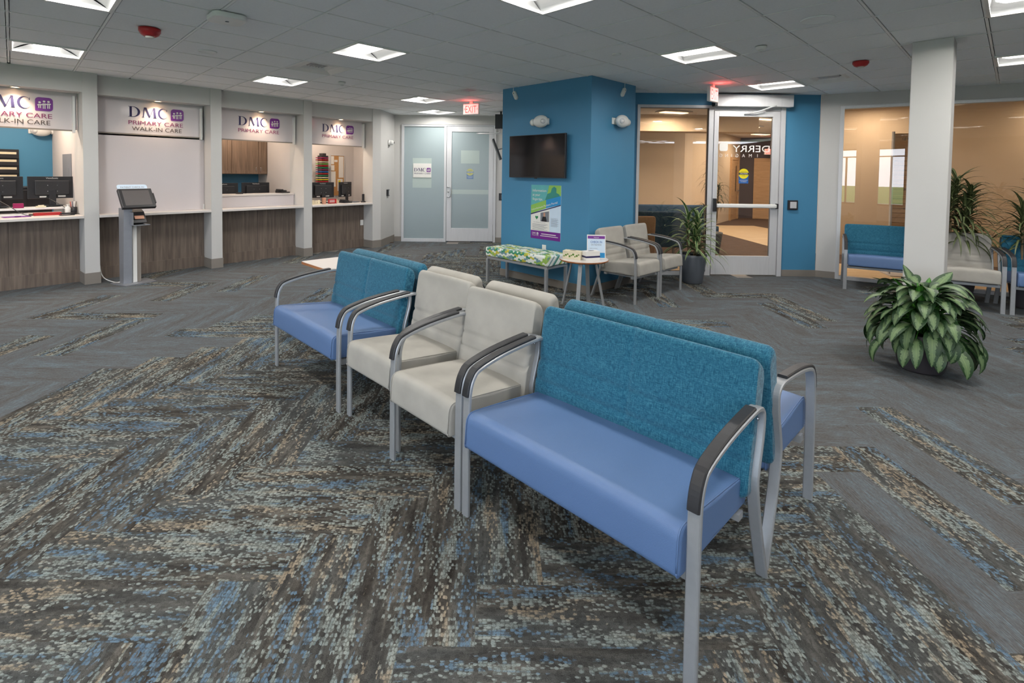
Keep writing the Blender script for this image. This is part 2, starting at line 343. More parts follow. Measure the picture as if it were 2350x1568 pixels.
# serif D M C and the emblem
def serif_geo(mb, ch, x, z, w_, h, T, y):
    def P(p): return T @ Vector((x+p[0]*w_, y, z+p[1]*h))
    def quad(*q): mb.add([P(a) for a in q], [tuple(range(len(q)))])
    if ch == 'D':
        quad((.1, 0), (.30, 0), (.30, 1), (.1, 1)); quad((0, 0), (.4, 0), (.4, .035), (0, .035)); quad((0, .965), (.4, .965), (.4, 1), (0, 1))
        N = 20; o = []; i_ = []
        for k in range(N+1):
            a = -PI/2+PI*k/N; o.append((.38+.62*math.cos(a), .5+.5*math.sin(a))); i_.append((.38+.40*math.cos(a), .5+.455*math.sin(a)))
        for k in range(N): quad(o[k], o[k+1], i_[k+1], i_[k])
        quad((.27, 0), (.38, 0), (.38, .045), (.27, .045)); quad((.27, .955), (.38, .955), (.38, 1), (.27, 1))
    if ch == 'M':
        quad((.06, 0), (.12, 0), (.21, 1), (.14, 1)); quad((.14, 1), (.31, 1), (.58, .1), (.48, .0)); quad((.48, 0), (.52, 0), (.84, 1), (.78, 1))
        quad((.76, 1), (.9, 1), (.98, 0), (.80, 0)); quad((0, 0), (.2, 0), (.2, .03), (0, .03)); quad((.74, 0), (1.02, 0), (1.02, .03), (.74, .03))
    if ch == 'C':
        N = 26; o = []; i_ = []
        for k in range(N+1):
            a = math.radians(42+276*k/N); o.append((.56+.56*math.cos(a), .5+.52*math.sin(a))); i_.append((.66+.43*math.cos(a), .5+.46*math.sin(a)))
        for k in range(N): quad(o[k], o[k+1], i_[k+1], i_[k])
        quad((.93, .74), (1.0, .74), (1.0, 1.0), (.96, .92))
def emblem(parent, x, z, s, T, y, colour='purple', fg='paper', name='emblem'):
    mb = MB(); poly = rrect(x, z, x+s, z+s, s*.24, 5, rs=[s*.24, s*.24, s*.05, s*.24])
    mb.add([T @ Vector((a, y, b)) for a, b in poly], [tuple(range(len(poly)))])
    e = mb.build(name, colour, parent)
    mb = MB(); y2 = y-.0015
    def q(pts): mb.add([T @ Vector((x+a*s, y2, z+b*s)) for a, b in pts], [tuple(range(len(pts)))])
    for cx, cz in ((.25, .62), (.5, .7), (.75, .70)):
        q([(cx+.075*math.cos(2*PI*k/14), cz+.075*math.sin(2*PI*k/14)) for k in range(14)])
    q([(.12, .46), (.88, .58), (.88, .5), (.12, .38)])
    for cx, t_, b_ in ((.25, .5, .2), (.5, .57, .17), (.75, .58, .2)):
        q([(cx-.075, t_), (cx-.075, b_), (cx-.02, b_), (cx-.02, t_)]); q([(cx+.02, t_), (cx+.02, b_), (cx+.075, b_), (cx+.075, t_)])
    mb.build('figures', fg, e)
    return e
def practice_sign(parent, x, z, sc_, T, y, walkin=True, cols=('navy', 'purple', 'plum')):
    # total width .70*sc_, top at z+.155
    mb = MB()
    for ch, dx, w_ in (('D', 0, .145), ('M', .165, .185), ('C', .365, .12)): serif_geo(mb, ch, x+dx*sc_, z, w_*sc_, .15*sc_, T, y)
    mb.build('letters', cols[0], parent)
    emblem(parent, x+.535*sc_, z-.015*sc_, .175*sc_, T, y, cols[1])
    mb = MB(); text_geo(mb, 'PRIMARY CARE', x, z-.11*sc_, .062*sc_, T, width=.70*sc_, y=y, bold=0); mb.build('lettering', cols[2], parent)
    if walkin:
        mb = MB(); text_geo(mb, 'WALK-IN CARE', x+.04*sc_, z-.195*sc_, .06*sc_, T, width=.64*sc_, y=y, bold=0); mb.build('lettering', 'brown', parent)

# ---------------------------------------------------------------- frames of reference
def dirv(a): return Vector((math.cos(a), math.sin(a), 0))
GA = -.804                                     # ceiling grid / row of seats
BAYA = math.atan2(.763, .646)
TB = TR(-5.33, 6.74, 0, BAYA)                  # reception: x along, y into the wall
K = Vector((1.215, 6.44, 0))                   # corner of the blue pillar
u_ = dirv(GA); v_ = dirv(GA+PI/2)
TL_ = TR(*(K-u_*1.61).to_tuple()[:2], 0, GA)    # pillar left face: x along face (left to right), y into pillar
TRt = TR(K.x, K.y, 0, GA+PI/2)                 # pillar right face: x along, y into pillar
WA = math.atan2(-1.17, 1.86); TW = TR(4.99, 7.75, 0, WA)   # right window wall
def gridw(i, j):
    a = i*.6096-3.8634; b = j*.6096+3.0404; c, s = math.cos(.804), math.sin(.804); return (c*a+s*b, -s*a+c*b)
TG = TR(*gridw(0, 0), 0, GA)                   # ceiling grid frame (x = i, y = j, metres)
A3 = lambda T, x, y: (T @ Vector((x, y, 0))).to_tuple()[:2]
ROOM = [A3(TB, -6, 0), A3(TB, 0, .1), A3(TB, 4.65, .1), (-2.25, 11.15), (.35, 11.15), (.35, 7.8), (4.99, 7.75), A3(TW, 5.6, 0), (9.75, -4.5), (-9.2, -4.5)]
def inside(p, poly):
    r = False; n = len(poly)
    for i in range(n):
        (x1, y1), (x2, y2) = poly[i], poly[(i+1) % n]
        if (y1 > p[1]) != (y2 > p[1]) and p[0] < (x2-x1)*(p[1]-y1)/(y2-y1)+x1: r = not r
    return r
PILL = [A3(TL_, 0, 0), A3(TL_, 1.61, 0), A3(TRt, 1.06, 0), A3(TL_, 0, 1.06)]

# ---------------------------------------------------------------- floor
def build_floor():
    me_v = []; me_f = []; uvs = []; cols = []
    big = [A3(TB, -6.5, .55), A3(TB, 4.7, .55), (-2.3, 11.3), (.6, 11.3), (1.0, 7.95), (4.99, 7.85), A3(TW, 5.8, .12), (9.9, -4.7), (-9.4, -4.7)]
    W = .25; ox, oy = -2.80, 2.84
    def colourful(cx, cy):
        left = (cx+3.3)-(cy-3.3)*.42; right = 1.75-cx
        if cy > 6.2: right = 2.2-cx
        dmin = min(left, right)
        if dmin > .25: return random.random() < .985
        if dmin > -.35: return random.random() < .6
        return random.random() < .13
    for i in range(-60, 90):
        for b in range(-24, 24):
            for kind in (0, 1):
                if kind == 0: x0, y0, w_, h_ = (i+4*b)*W, (i-4*b)*W, 1.0, W
                else: x0, y0, w_, h_ = (i+4+4*b)*W, (i-3-4*b)*W, W, 1.0
                x0 += ox; y0 += oy; cx, cy = x0+w_/2, y0+h_/2
                if not (-10 < cx < 10.5 and -5 < cy < 11.5) or not inside((cx, cy), big): continue
                o = len(me_v); me_v += [(x0, y0, 0), (x0+w_, y0, 0), (x0+w_, y0+h_, 0), (x0, y0+h_, 0)]; me_f.append((o, o+1, o+2, o+3))
                if kind == 0: uvs += [(0, 0), (1, 0), (1, W), (0, W)]
                else: uvs += [(0, 0), (0, W), (1, W), (1, 0)]
                c = (random.random(), 1.0 if colourful(cx, cy) else 0.0, random.random(), 1); cols += [c]*4
    me = bpy.data.meshes.new('floor'); me.from_pydata(me_v, [], me_f)
    me.uv_layers.new(name='plank'); me.color_attributes.new('pr', 'FLOAT_COLOR', 'CORNER')
    me.uv_layers['plank'].data.foreach_set('uv', [c for q in uvs for c in q]); me.color_attributes['pr'].data.foreach_set('color', [c for q in cols for c in q])
    me.materials.append(X['carpet']); o = bpy.data.objects.new('floor', me); sc.collection.objects.link(o); struct(o)
    # sub-floor slab
    struct(MB().box((-12, -4.9, -.12), (16, 22, -.004)).build('floor', 'base'))
build_floor()

# ---------------------------------------------------------------- ceiling, grid, lights, vents
LIGHTS = [(i, j) for i in (-10, -6, -2, 2, 6, 10) for j in (-9, -5, -1, 3, 7)]+[(-8, 5)]
LIGHTS = [c for c in LIGHTS if inside(gridw(c[0]+.5, c[1]+.5), ROOM) and not inside(gridw(c[0]+.5, c[1]+.5), PILL) and c != (-2, 3)]
VENTS = [(-4, -1), (-4, 3), (3, 7)]
S = .6096
def ceiling():
    mb = MB()
    for i in range(-16, 16):
        for j in range(-18, 18):
            if (i, j) in LIGHTS or (i, j) in VENTS: continue
            p = gridw(i+.5, j+.5)
            q = [gridw(i+.5+a, j+.5+b) for a in (-.5, .5) for b in (-.5, .5)]
            if not any(inside(c, ROOM) for c in q+[p]): continue
            e = .024
            a = [Vector((*gridw(i+x, j+y), CEIL)) for x, y in ((e, e), (1-e, e), (1-e, 1-e), (e, 1-e))]; b = [q_+Vector((0, 0, .014)) for q_ in a]
            mb.add(a+b, [(0, 3, 2, 1)]+[(k, (k+1) % 4, 4+(k+1) % 4, 4+k) for k in range(4)])
    struct(mb.build('ceiling', 'tile'))
    mb = MB()
    def seg(p, q, wd=.0085):
        a = Vector((*p, 0)); b = Vector((*q, 0)); d = (b-a).normalized(); n = Vector((-d.y, d.x, 0))*wd
        poly = [(x.x, x.y) for x in (a-n, b-n, b+n, a+n)]; mb.prism(poly, CEIL-.004, CEIL+.02)
    for axis in (0, 1):
        for k in range(-18, 19):
            run = None
            for t in range(-76, 77):
                tt = t/4
                p = gridw(k, tt) if axis == 0 else gridw(tt, k)
                ins = inside(p, ROOM) and not inside(p, PILL)
                if ins and run is None: run = tt
                if (not ins or t == 76) and run is not None:
                    if tt-run > .3: seg(*( (gridw(k, run), gridw(k, tt)) if axis == 0 else (gridw(run, k), gridw(tt, k)) ))
                    run = None
    g = mb.build('trim_1', 'tbar'); struct(g)
    struct(MB().box((-12, -4.9, 2.93), (16, 22, 3.0)).build('ceiling', 'tile'))
ceiling()
def troffer():
    t = thing('ceiling_light', '', 'ceiling light', TR(0, 0, 0), 'recessed square ceiling lights')
    mb = MB(); h = .292
    for a, b in (((-h-.008, -h-.008), (h+.008, -h+.014)), ((-h-.008, h-.014), (h+.008, h+.008)), ((-h-.008, -h+.014), (-h+.014, h-.014)), ((h-.014, -h+.014), (h+.008, h-.014))):
        mb.box((*a, -.012), (*b, .01))
    mb.build('frame', 'white', t)
    mb = MB(); n = 8
    for s in (-1, 1):
        for k in range(n):
            y0, y1 = .288-.158*k/n, .288-.158*(k+1)/n; z0, z1 = .085*math.sin(PI/2*k/n), .085*math.sin(PI/2*(k+1)/n)
            mb.add([(-h, s*y0, z0), (h, s*y0, z0), (h, s*y1, z1), (-h, s*y1, z1)], [(0, 1, 2, 3)], True)
    for s in (-1, 1): mb.add([(s*h, -h, 0), (s*h, h, 0), (s*(h-.02), .13, .085), (s*(h-.02), -.13, .085)], [(0, 1, 2, 3)])
    mb.box((-h, -.13, .0855), (h, .13, .10)); mb.build('reflector', 'refl', t)
    mb = MB(); poly = [(-.26, 0), (-.21, -.09), (.21, -.09), (.26, 0), (.21, .09), (-.21, .09)]
    a = [Vector((x*1.0, y*1.25, .083)) for x, y in poly]; b = [Vector((x*.95, y*1.0, .03)) for x, y in poly]
    mb.add(a+b, [tuple(range(6)), tuple(range(11, 5, -1))]+[(i, (i+1) % 6, 6+(i+1) % 6, 6+i) for i in range(6)]); mb.build('lens', 'lens', t)
    ld = bpy.data.lights.new('tube', 'AREA'); ld.shape = 'RECTANGLE'; ld.size = .40; ld.size_y = .18; ld.energy = TROFFER; ld.color = (1, .96, .90)
    lo = bpy.data.objects.new('tube', ld); sc.collection.objects.link(lo); lo.parent = t; lo.location = (0, 0, .026)
    return t
LL = {(-2, -1): 'bright square ceiling light in front of the left ceiling vent, above the seating row', (-6, -1): 'square ceiling light beyond the vent, over the second and third counter bays',
 (2, 3): 'square ceiling light above the beige chairs to the right of the blue pillar', (2, -1): 'square ceiling light cut by the top edge, nearest above the seating row',
 (-6, 3): 'square ceiling light left of the far exit sign', (-8, 5): 'farthest square ceiling light, right in front of the frosted double doors',
 (2, 7): 'square ceiling light above the glass entrance door', (-2, -5): 'large square ceiling light cut by the top left corner', (-6, -5): 'square ceiling light over the leftmost counter bay',
 (6, 3): 'square ceiling light at the top right corner', (6, 7): 'square ceiling light right of the white column, in front of the right window'}
tr = None; kk = 0
for c in LIGHTS:
    p = gridw(c[0]+.5, c[1]+.5); T = TR(p[0], p[1], CEIL, GA)
    lab = LL.get(c, 'square ceiling light behind the viewer near the windows')
    if tr is None: tr = troffer(); tr.matrix_world = T; tr['label'] = lab
    else: copy_thing(tr, T, lab)
def vent(c, label, flap=False):
    p = gridw(c[0]+.5, c[1]+.5); t = thing('ceiling_vent', label, 'vent', TR(p[0], p[1], CEIL, GA), 'square ceiling vents')
    mb = MB(); h = .298; r = [(h, 0), (.20, .03), (.17, .015), (.12, .05)]
    for k in range(3):
        (a, z0), (b, z1) = r[k], r[k+1]
        for i in range(4):
            q = [(-1, -1), (1, -1), (1, 1), (-1, 1)]; (sx0, sy0), (sx1, sy1) = q[i], q[(i+1) % 4]
            mb.add([(sx0*a, sy0*a, z0), (sx1*a, sy1*a, z0), (sx1*b, sy1*b, z1), (sx0*b, sy0*b, z1)], [(0, 1, 2, 3)])
    mb.build('diffuser', 'white', t)
    mb = MB().box((-.12, -.12, .048), (.12, .12, .055)); mb.build('core', 'black', t)
    mb = MB()
    for k in range(6): mb.box((-.11, -.1+k*.036, .03), (.11, -.092+k*.036, .05))
    mb.build('louvre', 'alu', t)
vent(VENTS[0], 'ceiling vent with louvres between the two left ceiling lights'); vent(VENTS[1], 'ceiling vent right above the far exit sign'); vent(VENTS[2], 'ceiling vent to the right of the light above the glass entrance door')
def ceil_at(i, j): p = gridw(i, j); return p
def detector(i, j, label, mat_='white', r=.05, h=.035, name='smoke_detector', cat='smoke detector', cone=False):
    p = gridw(i, j); t = thing(name, label, cat, TR(p[0], p[1], CEIL-.006))
    MB().lathe([(r, 0), (r, -h*.4), (r*.8, -h*.8), (r*.55, -h)]).build('body', mat_, t)
    MB().lathe([(r*.4, -h+.001), (r*.38, -h-.012), (r*.2, -h-.016)]).build('sensor', 'paper' if mat_ == 'red' else 'alu', t)
detector(-2.55, -3.5, 'red fire alarm strobe on the ceiling above the left counters', 'red', .085, .07, 'fire_alarm', 'fire alarm')
detector(4.35, 5.9, 'red fire alarm strobe on the ceiling left of the white column', 'red', .075, .055, 'fire_alarm', 'fire alarm')
detector(-4.57, .55, 'small white smoke detector between the vent and the third counter bay'); detector(3.46, 3.6, 'small white smoke detector right of the light over the beige chairs')
t = thing('access_point', 'large rounded white wireless access point on the ceiling, upper left', 'access point', TR(-2.2, 4.13, CEIL-.006, GA))
MB().prism(rrect(-.13, -.13, .13, .13, .06, 8), -.045, 0).build('housing', 'white', t, bevel=.012, seg=3)
MB().lathe([(.015, -.046), (.014, -.048)]).build('indicator', 'greytext', t)
for i, j, r, lab in ((-3.54, -2.49, .09, 'flat round ceiling speaker behind the access point'), (4.46, 2.64, .12, 'round recessed ceiling speaker near the top right'), (1.51, 2.51, .045, 'small round flush disc on the ceiling left of the beige chairs light'),
    (-5.19, 3.01, .04, 'small round sprinkler cover before the frosted doors light'), (2.36, 6.71, .04, 'small round sprinkler cover by the light over the glass door')):
    p = gridw(i, j); tag(MB().lathe([(r, 0), (r*.96, -.012), (r*.9, -.006), (0.001, -.005)]).build('ceiling_speaker' if r > .08 else 'sprinkler_cover', 'tbar', T=TR(p[0], p[1], CEIL-.001)), lab, 'speaker' if r > .08 else 'sprinkler cover')

# ---------------------------------------------------------------- reception wall
HS, HT = 2.06, 2.53      # sign bottom, top
COLS = [(-1.72, -1.56), (-.16, 0), (1.40, 1.56), (2.94, 3.10)]
def wall(name, T, poly, z0, z1, mt='wall', bevel=0): return struct(MB().prism(poly, z0, z1, T).build(name, mt, bevel=bevel))
for k, (a, b) in enumerate(COLS):
    wall('wall_reception', TB, [(a, 0), (b, 0), (b, .5), (a, .5)], 0, CEIL)
    struct(MB().prism([(a-.008, -.008), (b+.008, -.008), (b+.008, .31), (a-.008, .31)], 0, .15, TB).build('baseboard_reception', 'base'))
cor = TB.inverted() @ Vector((-2.25, 11.15, 0))
wall('wall_reception', TB, [(4.42, 0), (4.62, 0), (cor.x, cor.y), (cor.x+.1, cor.y+.3), (4.66, .33), (4.42, .33)], 0, CEIL)
struct(MB().prism([(4.412, -.008), (4.625, -.01), (cor.x, cor.y-.012), (cor.x, cor.y+.02), (4.62, .02), (4.55, .31), (4.412, .31)], 0, .15, TB).build('baseboard_reception', 'base'))
BAYS = [(-1.56, -.16, 0), (0, 1.40, 1), (1.56, 2.94, 2), (3.10, 4.42, 3)]
for a, b, n in BAYS:
    wall('wall_reception', TB, [(a, .12), (b, .02), (b, .55), (a, .55)], HT+.02, CEIL)             # bulkhead
wall('wall_reception', TB, [(-6.2, 0), (-1.72, 0), (-1.72, .2), (-6.2, .2)], 0, CEIL)
bayname = {0: 'leftmost', 1: 'second', 2: 'third', 3: 'fourth'}
def bay(a, b, n):
    s0 = .29
    hs = thing('header_sign', {0: 'white glass sign above the leftmost counter, cut by the frame edge', 1: 'white glass sign with walk-in care line above the closed white panel',
        2: 'white glass sign above the counter with the oak cabinets', 3: 'smallest white glass sign, above the counter next to the frosted doors'}[n], 'sign', TB @ Matrix.Translation(((a+b)/2, s0, HS)), 'reception header signs')
    I = hs.matrix_world.inverted() @ TB
    MB().box((a+.005, s0, HS), (b-.005, s0+.02, HT+.02), I).build('panel', 'signw', hs)
    MB().box((b-.06, s0-.06, HS-.04), (b-.035, s0-.001, HT-.02), I).build('track', 'white', hs)
    MB().box((a+.005, s0-.004, HS-.018), (b-.06, s0+.024, HS), I).build('trim', 'base', hs)
    x0 = {0: -1.12, 1: .41, 2: 1.93, 3: 3.47}[n]; k = 1.0 if n < 3 else .98
    practice_sign(hs, x0, 2.30, k, I, s0-.003, n < 2)
    # downlight
    dx = x0+.34; dl = thing('downlight', f'small warm downlight above the {bayname[n]} counter sign', 'downlight', TB @ Matrix.Translation((dx, .185, HT+.02)), 'counter downlights')
    MB().lathe([(.055, 0), (.055, -.008), (.042, -.008), (.04, .0)]).build('ring', 'white', dl); MB().lathe([(.001, -.003), (.04, -.003)]).build('lens', 'lensw', dl)
    ld = bpy.data.lights.new('spot', 'SPOT'); ld.energy = SPOT; ld.color = (1, .74, .52); ld.spot_size = math.radians(120); ld.spot_blend = .8; ld.shadow_soft_size = .04
    lo = bpy.data.objects.new('spot', ld); sc.collection.objects.link(lo); lo.parent = dl; lo.location = (0, 0, -.02)
    # counter + kick panel
    ct = thing('counter', {0: 'white counter top over grey oak panel, leftmost at frame edge', 1: 'white counter and oak panel behind the check-in kiosk', 2: 'white counter with raised ledge over grey oak panel', 3: 'narrow white counter over oak panel beside the wall outlet'}[n],
        'reception counter', TB @ Matrix.Translation(((a+b)/2, .3, 0)), 'reception counters')
    I = ct.matrix_world.inverted() @ TB
    MB().box((a+.002, -.01, .885), (b-.002, 1.05, .92), I).build('countertop', 'solid', ct, bevel=.004)
    MB().box((a+.002, .30, 0), (b-.002, .34, .884), I).build('front_panel', 'lam', ct)
    MB().box((a+.002, .288, 0), (b-.002, .30, .17), I).build('toe_board', 'lam', ct)
    mb = MB(); m_ = (a+b)/2; mb.box((m_-.002, .2985, .17), (m_+.002, .2999, .884), I); mb.build('panel_seam', 'brown', ct)
for x in BAYS: bay(*x)
# closed white panel in bay 1
pn = thing('shutter_panel', 'closed white panel filling the second counter window behind the kiosk', 'panel', TB @ Matrix.Translation((.7, .27, .92)))
I = pn.matrix_world.inverted() @ TB; MB().box((.005, .27, .921), (1.395, .285, 2.018), I).build('panel', 'signw', pn); MB().box((1.37, .255, .921), (1.394, .269, 1.0), I).build('stop', 'white', pn)
# office walls
W_ = lambda x0, y0, x1, y1, z0=0, z1=2.92, mt='officew': struct(MB().box((x0, y0, z0), (x1, y1, z1), TB).build('wall_office', mt))
W_(-1.9, 2.1, -.1, 2.2, mt='blue'); W_(-.16, .5, -.06, 2.2); W_(-.06, 1.1, 1.5, 1.2)
W_(1.40, .5, 1.5, 1.8); W_(1.5, 1.8, 3.05, 1.9, mt='blue'); W_(2.95, .5, 3.08, 1.9); W_(3.08, 1.6, 5.2, 1.7); W_(5.05, .6, 5.2, 1.7); W_(-1.9, .5, -1.8, 2.2)
struct(MB().box((-1.9, .5, 2.70), (5.2, 2.3, 2.74), TB).build('ceiling_office', 'tile'))
struct(MB().box((-1.9, .3, .0), (5.2, 2.3, .01), TB).build('floor_office', 'darkcarpet'))
def warm(x, y, z, e, T=TB, size=.3, col=(1, .80, .62)):
    p = T @ Vector((x, y, z)); ld = bpy.data.lights.new('office_lamp', 'AREA'); ld.energy = e; ld.size = size; ld.color = col
    lo = bpy.data.objects.new('office_lamp', ld); sc.collection.objects.link(lo); lo.location = p
for x, e in ((-.8, 16), (2.2, 8), (3.8, 10)): warm(x, 1.0, 2.68, e)
# raised ledge bay 2
lg = thing('transaction_ledge', 'raised white ledge on the third counter, monitors behind it', 'ledge', TB @ Matrix.Translation((2.25, .4, .92)))
I = lg.matrix_world.inverted() @ TB
MB().box((1.57, .34, .921), (2.93, .36, 1.11), I).build('front', 'signw', lg); MB().box((1.565, .32, 1.11), (2.935, .60, 1.14), I).build('shelf', 'solid', lg, bevel=.003)
# cabinets bay 2
cb = thing('wall_cabinet', 'grey oak wall cabinet hung above the blue splashback', 'cabinet', TB @ Matrix.Translation((2.3, 1.6, 1.5)))
I = cb.matrix_world.inverted() @ TB
MB().box((1.51, 1.42, 1.47), (2.945, 1.79, 2.35), I).build('body', 'cab', cb)
for x0, x1, hx in ((1.53, 1.86, None), (1.87, 2.26, None), (2.28, 2.77, 2.72), (2.78, 2.94, 2.81)):
    mb = MB(); z0, z1 = 1.48, 2.34; f = .055
    mb.box((x0, 1.402, z0), (x0+f, 1.42, z1), I); mb.box((x1-f, 1.402, z0), (x1, 1.42, z1), I); mb.box((x0+f, 1.402, z0), (x1-f, 1.42, z0+f), I); mb.box((x0+f, 1.402, z1-f), (x1-f, 1.42, z1), I)
    mb.box((x0+f, 1.411, z0+f), (x1-f, 1.419, z1-f), I); d = mb.build('door', 'cab', cb)
    if hx: MB().tube([I @ Vector((hx, 1.402, 1.52)), I @ Vector((hx, 1.385, 1.525)), I @ Vector((hx, 1.385, 1.60)), I @ Vector((hx, 1.402, 1.605))], .005, 8).build('handle', 'chrome', d)
# monitors
def monitor(x, y, z, ang, label, w_=.50, h=.30, brand=True):
    t = thing('monitor', label, 'monitor', TB @ TR(x, y, z, ang), 'reception monitors seen from behind')
    MB().box((-w_/2, .0, .10), (w_/2, .02, .10+h)).build('bezel', 'black', t, bevel=.004)
    MB().box((-w_*.36, -.035, .15), (w_*.36, .0, .10+h*.82)).build('rear_cover', 'pad', t, bevel=.01)
    MB().box((-.035, -.045, .01), (.035, -.02, .22)).box((-.1, -.1, 0), (.1, .08, .012)).build('stand', 'black', t, bevel=.003)
    mb = MB(); mb.box((.06, -.004, .12), (.14, -.001, .14)).box((-.13, -.004, .115), (-.06, -.001, .135)); mb.build('sticker', 'paper', t)
    mb = MB(); text_geo(mb, 'ViewSonic', 0, .10+h*.89, .022, Matrix.Identity(4), align='CENTER', y=-.001, bold=0); mb.build('lettering', 'paper', t)
    mb = MB()
    for a in (-.05, .05):
        for b in (.2, .28): mb.lathe([(.001, 0), (.005, 0)], n=8, T=TR(a, -.0365, b, 0, PI/2))
    mb.build('mount_screw', 'alu', t)
monitor(-.92, .66, 1.03, .02, 'left monitor on the white riser of the leftmost counter'); monitor(-.38, .66, 1.03, -.02, 'right monitor on the white riser of the leftmost counter')
monitor(1.88, .78, .92, 0, 'left monitor behind the raised white ledge'); monitor(2.44, .78, .925, .02, 'right monitor behind the raised white ledge')
monitor(3.62, .52, .925, .0, 'left monitor of the fourth counter below the paper sorter', h=.30); monitor(4.12, .5, .93, .35, 'tilted right monitor of the fourth counter', w_=.40, h=.30)
# leftmost desk clutter
t = thing('monitor_riser', 'long white desk riser under the leftmost monitors', 'riser', TB @ TR(-.75, .55, .92))
MB().box((-.75, -.12, .075), (.52, .2, .10)).build('top', 'white', t, bevel=.004); MB().box((.47, -.11, 0), (.5, .19, .075)).box((-.74, -.11, 0), (-.71, .19, .075)).build('side', 'white', t)
def simple(name, mt, label, cat, T, boxes, bevel=.003, group=None):
    mb = MB()
    for b in boxes: mb.box(*b)
    return tag(mb.build(name, mt, T=T, bevel=bevel), label, cat, group)
simple('binder', 'red', 'flat red binder lying under the white riser', 'binder', TB @ TR(-.47, .4, .921), [((-.14, -.05, 0), (.14, .05, .022)), ((-.14, -.05, .024), (.14, .05, .034))])
simple('clipboard', 'purple', 'purple clipboard on the leftmost counter edge', 'clipboard', TB @ TR(-.78, .3, .921, .1), [((-.13, -.06, 0), (.13, .06, .008)), ((-.03, -.07, .008), (.03, -.05, .016))])
simple('paper_stack', 'paper', 'stack of white papers under the riser', 'papers', TB @ TR(-.80, .5, .921), [((-.15, -.07, 0), (.15, .07, .03))])
simple('note_box', 'magenta', 'dark pink box behind the left monitor stand', 'box', TB @ TR(-.74, .50, 1.021), [((-.05, -.03, 0), (.05, .03, .06))])
simple('stamp_box', 'cream', 'small cream tissue holder on the white riser', 'box', TB @ TR(-.52, .5, 1.021), [((-.05, -.03, 0), (.05, .03, .018)), ((-.03, -.02, .018), (.03, .02, .03))])
simple('stapler', 'black', 'black stapler at the right end of the leftmost counter', 'stapler', TB @ TR(-.3, .22, .921, .2), [((-.08, -.02, 0), (.08, .02, .01)), ((-.07, -.014, .016), (.08, .014, .035))])
tag(MB().lathe([(.036, 0), (.04, .1), (.035, .1), (.03, .01)], n=20).build('pen_cup', 'black', T=TB @ TR(-.205, .375, .921)), 'black pen cup against the end wall of the leftmost counter', 'pen cup')
for k in range(4): tag(MB().tube([(0, 0, 0), (.012*(k-1.5), .006, .16)], .004, 8).build('pen', ['red', 'navy', 'paper', 'brown'][k], T=TB @ TR(-.205+.010*(k-1.5), .375, .935)), ['red', 'navy', 'white', 'brown'][k]+' pen standing in the black pen cup', 'pen')
tag(MB().lathe([(.03, 0), (.032, .06), (.032, .09), (.012, .11), (.012, .13), (.022, .135), (.001, .14)], n=20).build('sanitizer_bottle', 'white', T=TB @ TR(-.27, .35, .921)), 'small white pump bottle beside the pen cup', 'bottle')
for x0, k in ((-.45, 0), (-.95, 1)):
    tag(MB().tube(smooth_path([(x0, .60, 1.15), (x0+.12, .42, 1.05), (x0+.22, .36, .96), (x0+.3, .25, .928)]), .004, 8).build('monitor_cable', 'black', T=TB), 'black cable hanging from the '+['right', 'left'][k]+' monitor of the leftmost counter', 'cable')
# wall file on blue wall
t = thing('wall_file', 'black wall file with pockets of papers on the blue office wall', 'wall file', TB @ TR(-.72, 2.08, 1.2))
MB().box((-.22, 0, -.15), (.17, .02, .62)).build('backing', 'black', t)
for k in range(5):
    z = .03+k*.115; MB().box((-.21, -.03, z), (.16, -.005, z+.055)).build('pocket', 'black', t); MB().box((-.19, -.02, z+.056), (.14, -.004, z+.09)).build('papers', 'cream', t)
simple('printer', 'black', 'black printer behind the leftmost monitors', 'printer', TB @ TR(-.62, 1.3, .74), [((-.25, -.2, 0), (.3, .2, .5)), ((-.2, -.15, .5), (.2, .15, .54))], .01)
simple('office_table', 'solid', 'low white table carrying the black printer', 'table', TB @ TR(-.62, 1.35, 0), [((-.5, -.3, .70), (.4, .3, .738)), ((-.5, -.3, 0), (-.45, .3, .7)), ((.35, -.3, 0), (.4, .3, .7))])
mb = MB().box((-.0025, -.5, 1.15), (0, .1, 1.75)).box((-.004, -.35, 1.3), (-.001, -.15, 1.55)); tag(mb.build('notice_board', 'greytext', T=TB @ TR(-.1625, 1.2, 0)), 'grey notice sheet on the end wall of the leftmost office', 'notice')
# phones
def phone(x, y, z, a, label):
    t = thing('desk_phone', label, 'telephone', TB @ TR(x, y, z, a), 'black desk telephones')
    MB().prism([(-.09, -.09), (.09, -.09), (.09, .09), (-.09, .09)], 0, .02).box((-.09, .0, .02), (.09, .09, .045)).build('base', 'black', t, bevel=.005)
    MB().box((-.085, -.08, .046), (-.04, .085, .07)).build('handset', 'black', t, bevel=.01); MB().box((0, .02, .0455), (.07, .07, .048)).build('display', 'screengrey', t)
phone(2.78, .46, 1.141, .2, 'black desk phone on the raised white ledge'); phone(3.98, .28, .921, .1, 'black desk phone at the centre of the fourth counter')
simple('card_reader', 'black', 'small black card reader on the raised ledge', 'card reader', TB @ TR(2.0, .42, 1.141), [((-.05, -.035, 0), (.05, .035, .018)), ((-.03, -.02, .018), (.03, .02, .028))])
t = thing('cordless_phone', 'black cordless phone upright in its cradle on the fourth counter', 'telephone', TB @ TR(4.35, .22, .921))
MB().lathe([(.05, 0), (.05, .015), (.03, .03)], n=20).build('cradle', 'black', t); MB().box((-.025, -.012, .02), (.025, .014, .17)).build('handset', 'black', t, bevel=.008)
simple('keyboard', 'greytext', 'grey keyboard beside the tilted monitor of the fourth counter', 'keyboard', TB @ TR(4.2, .3, .921, .4), [((-.1, -.06, 0), (.1, .06, .015))]+[((-.09, -.05+.022*k, .015), (.09, -.034+.022*k, .02)) for k in range(5)], .001)
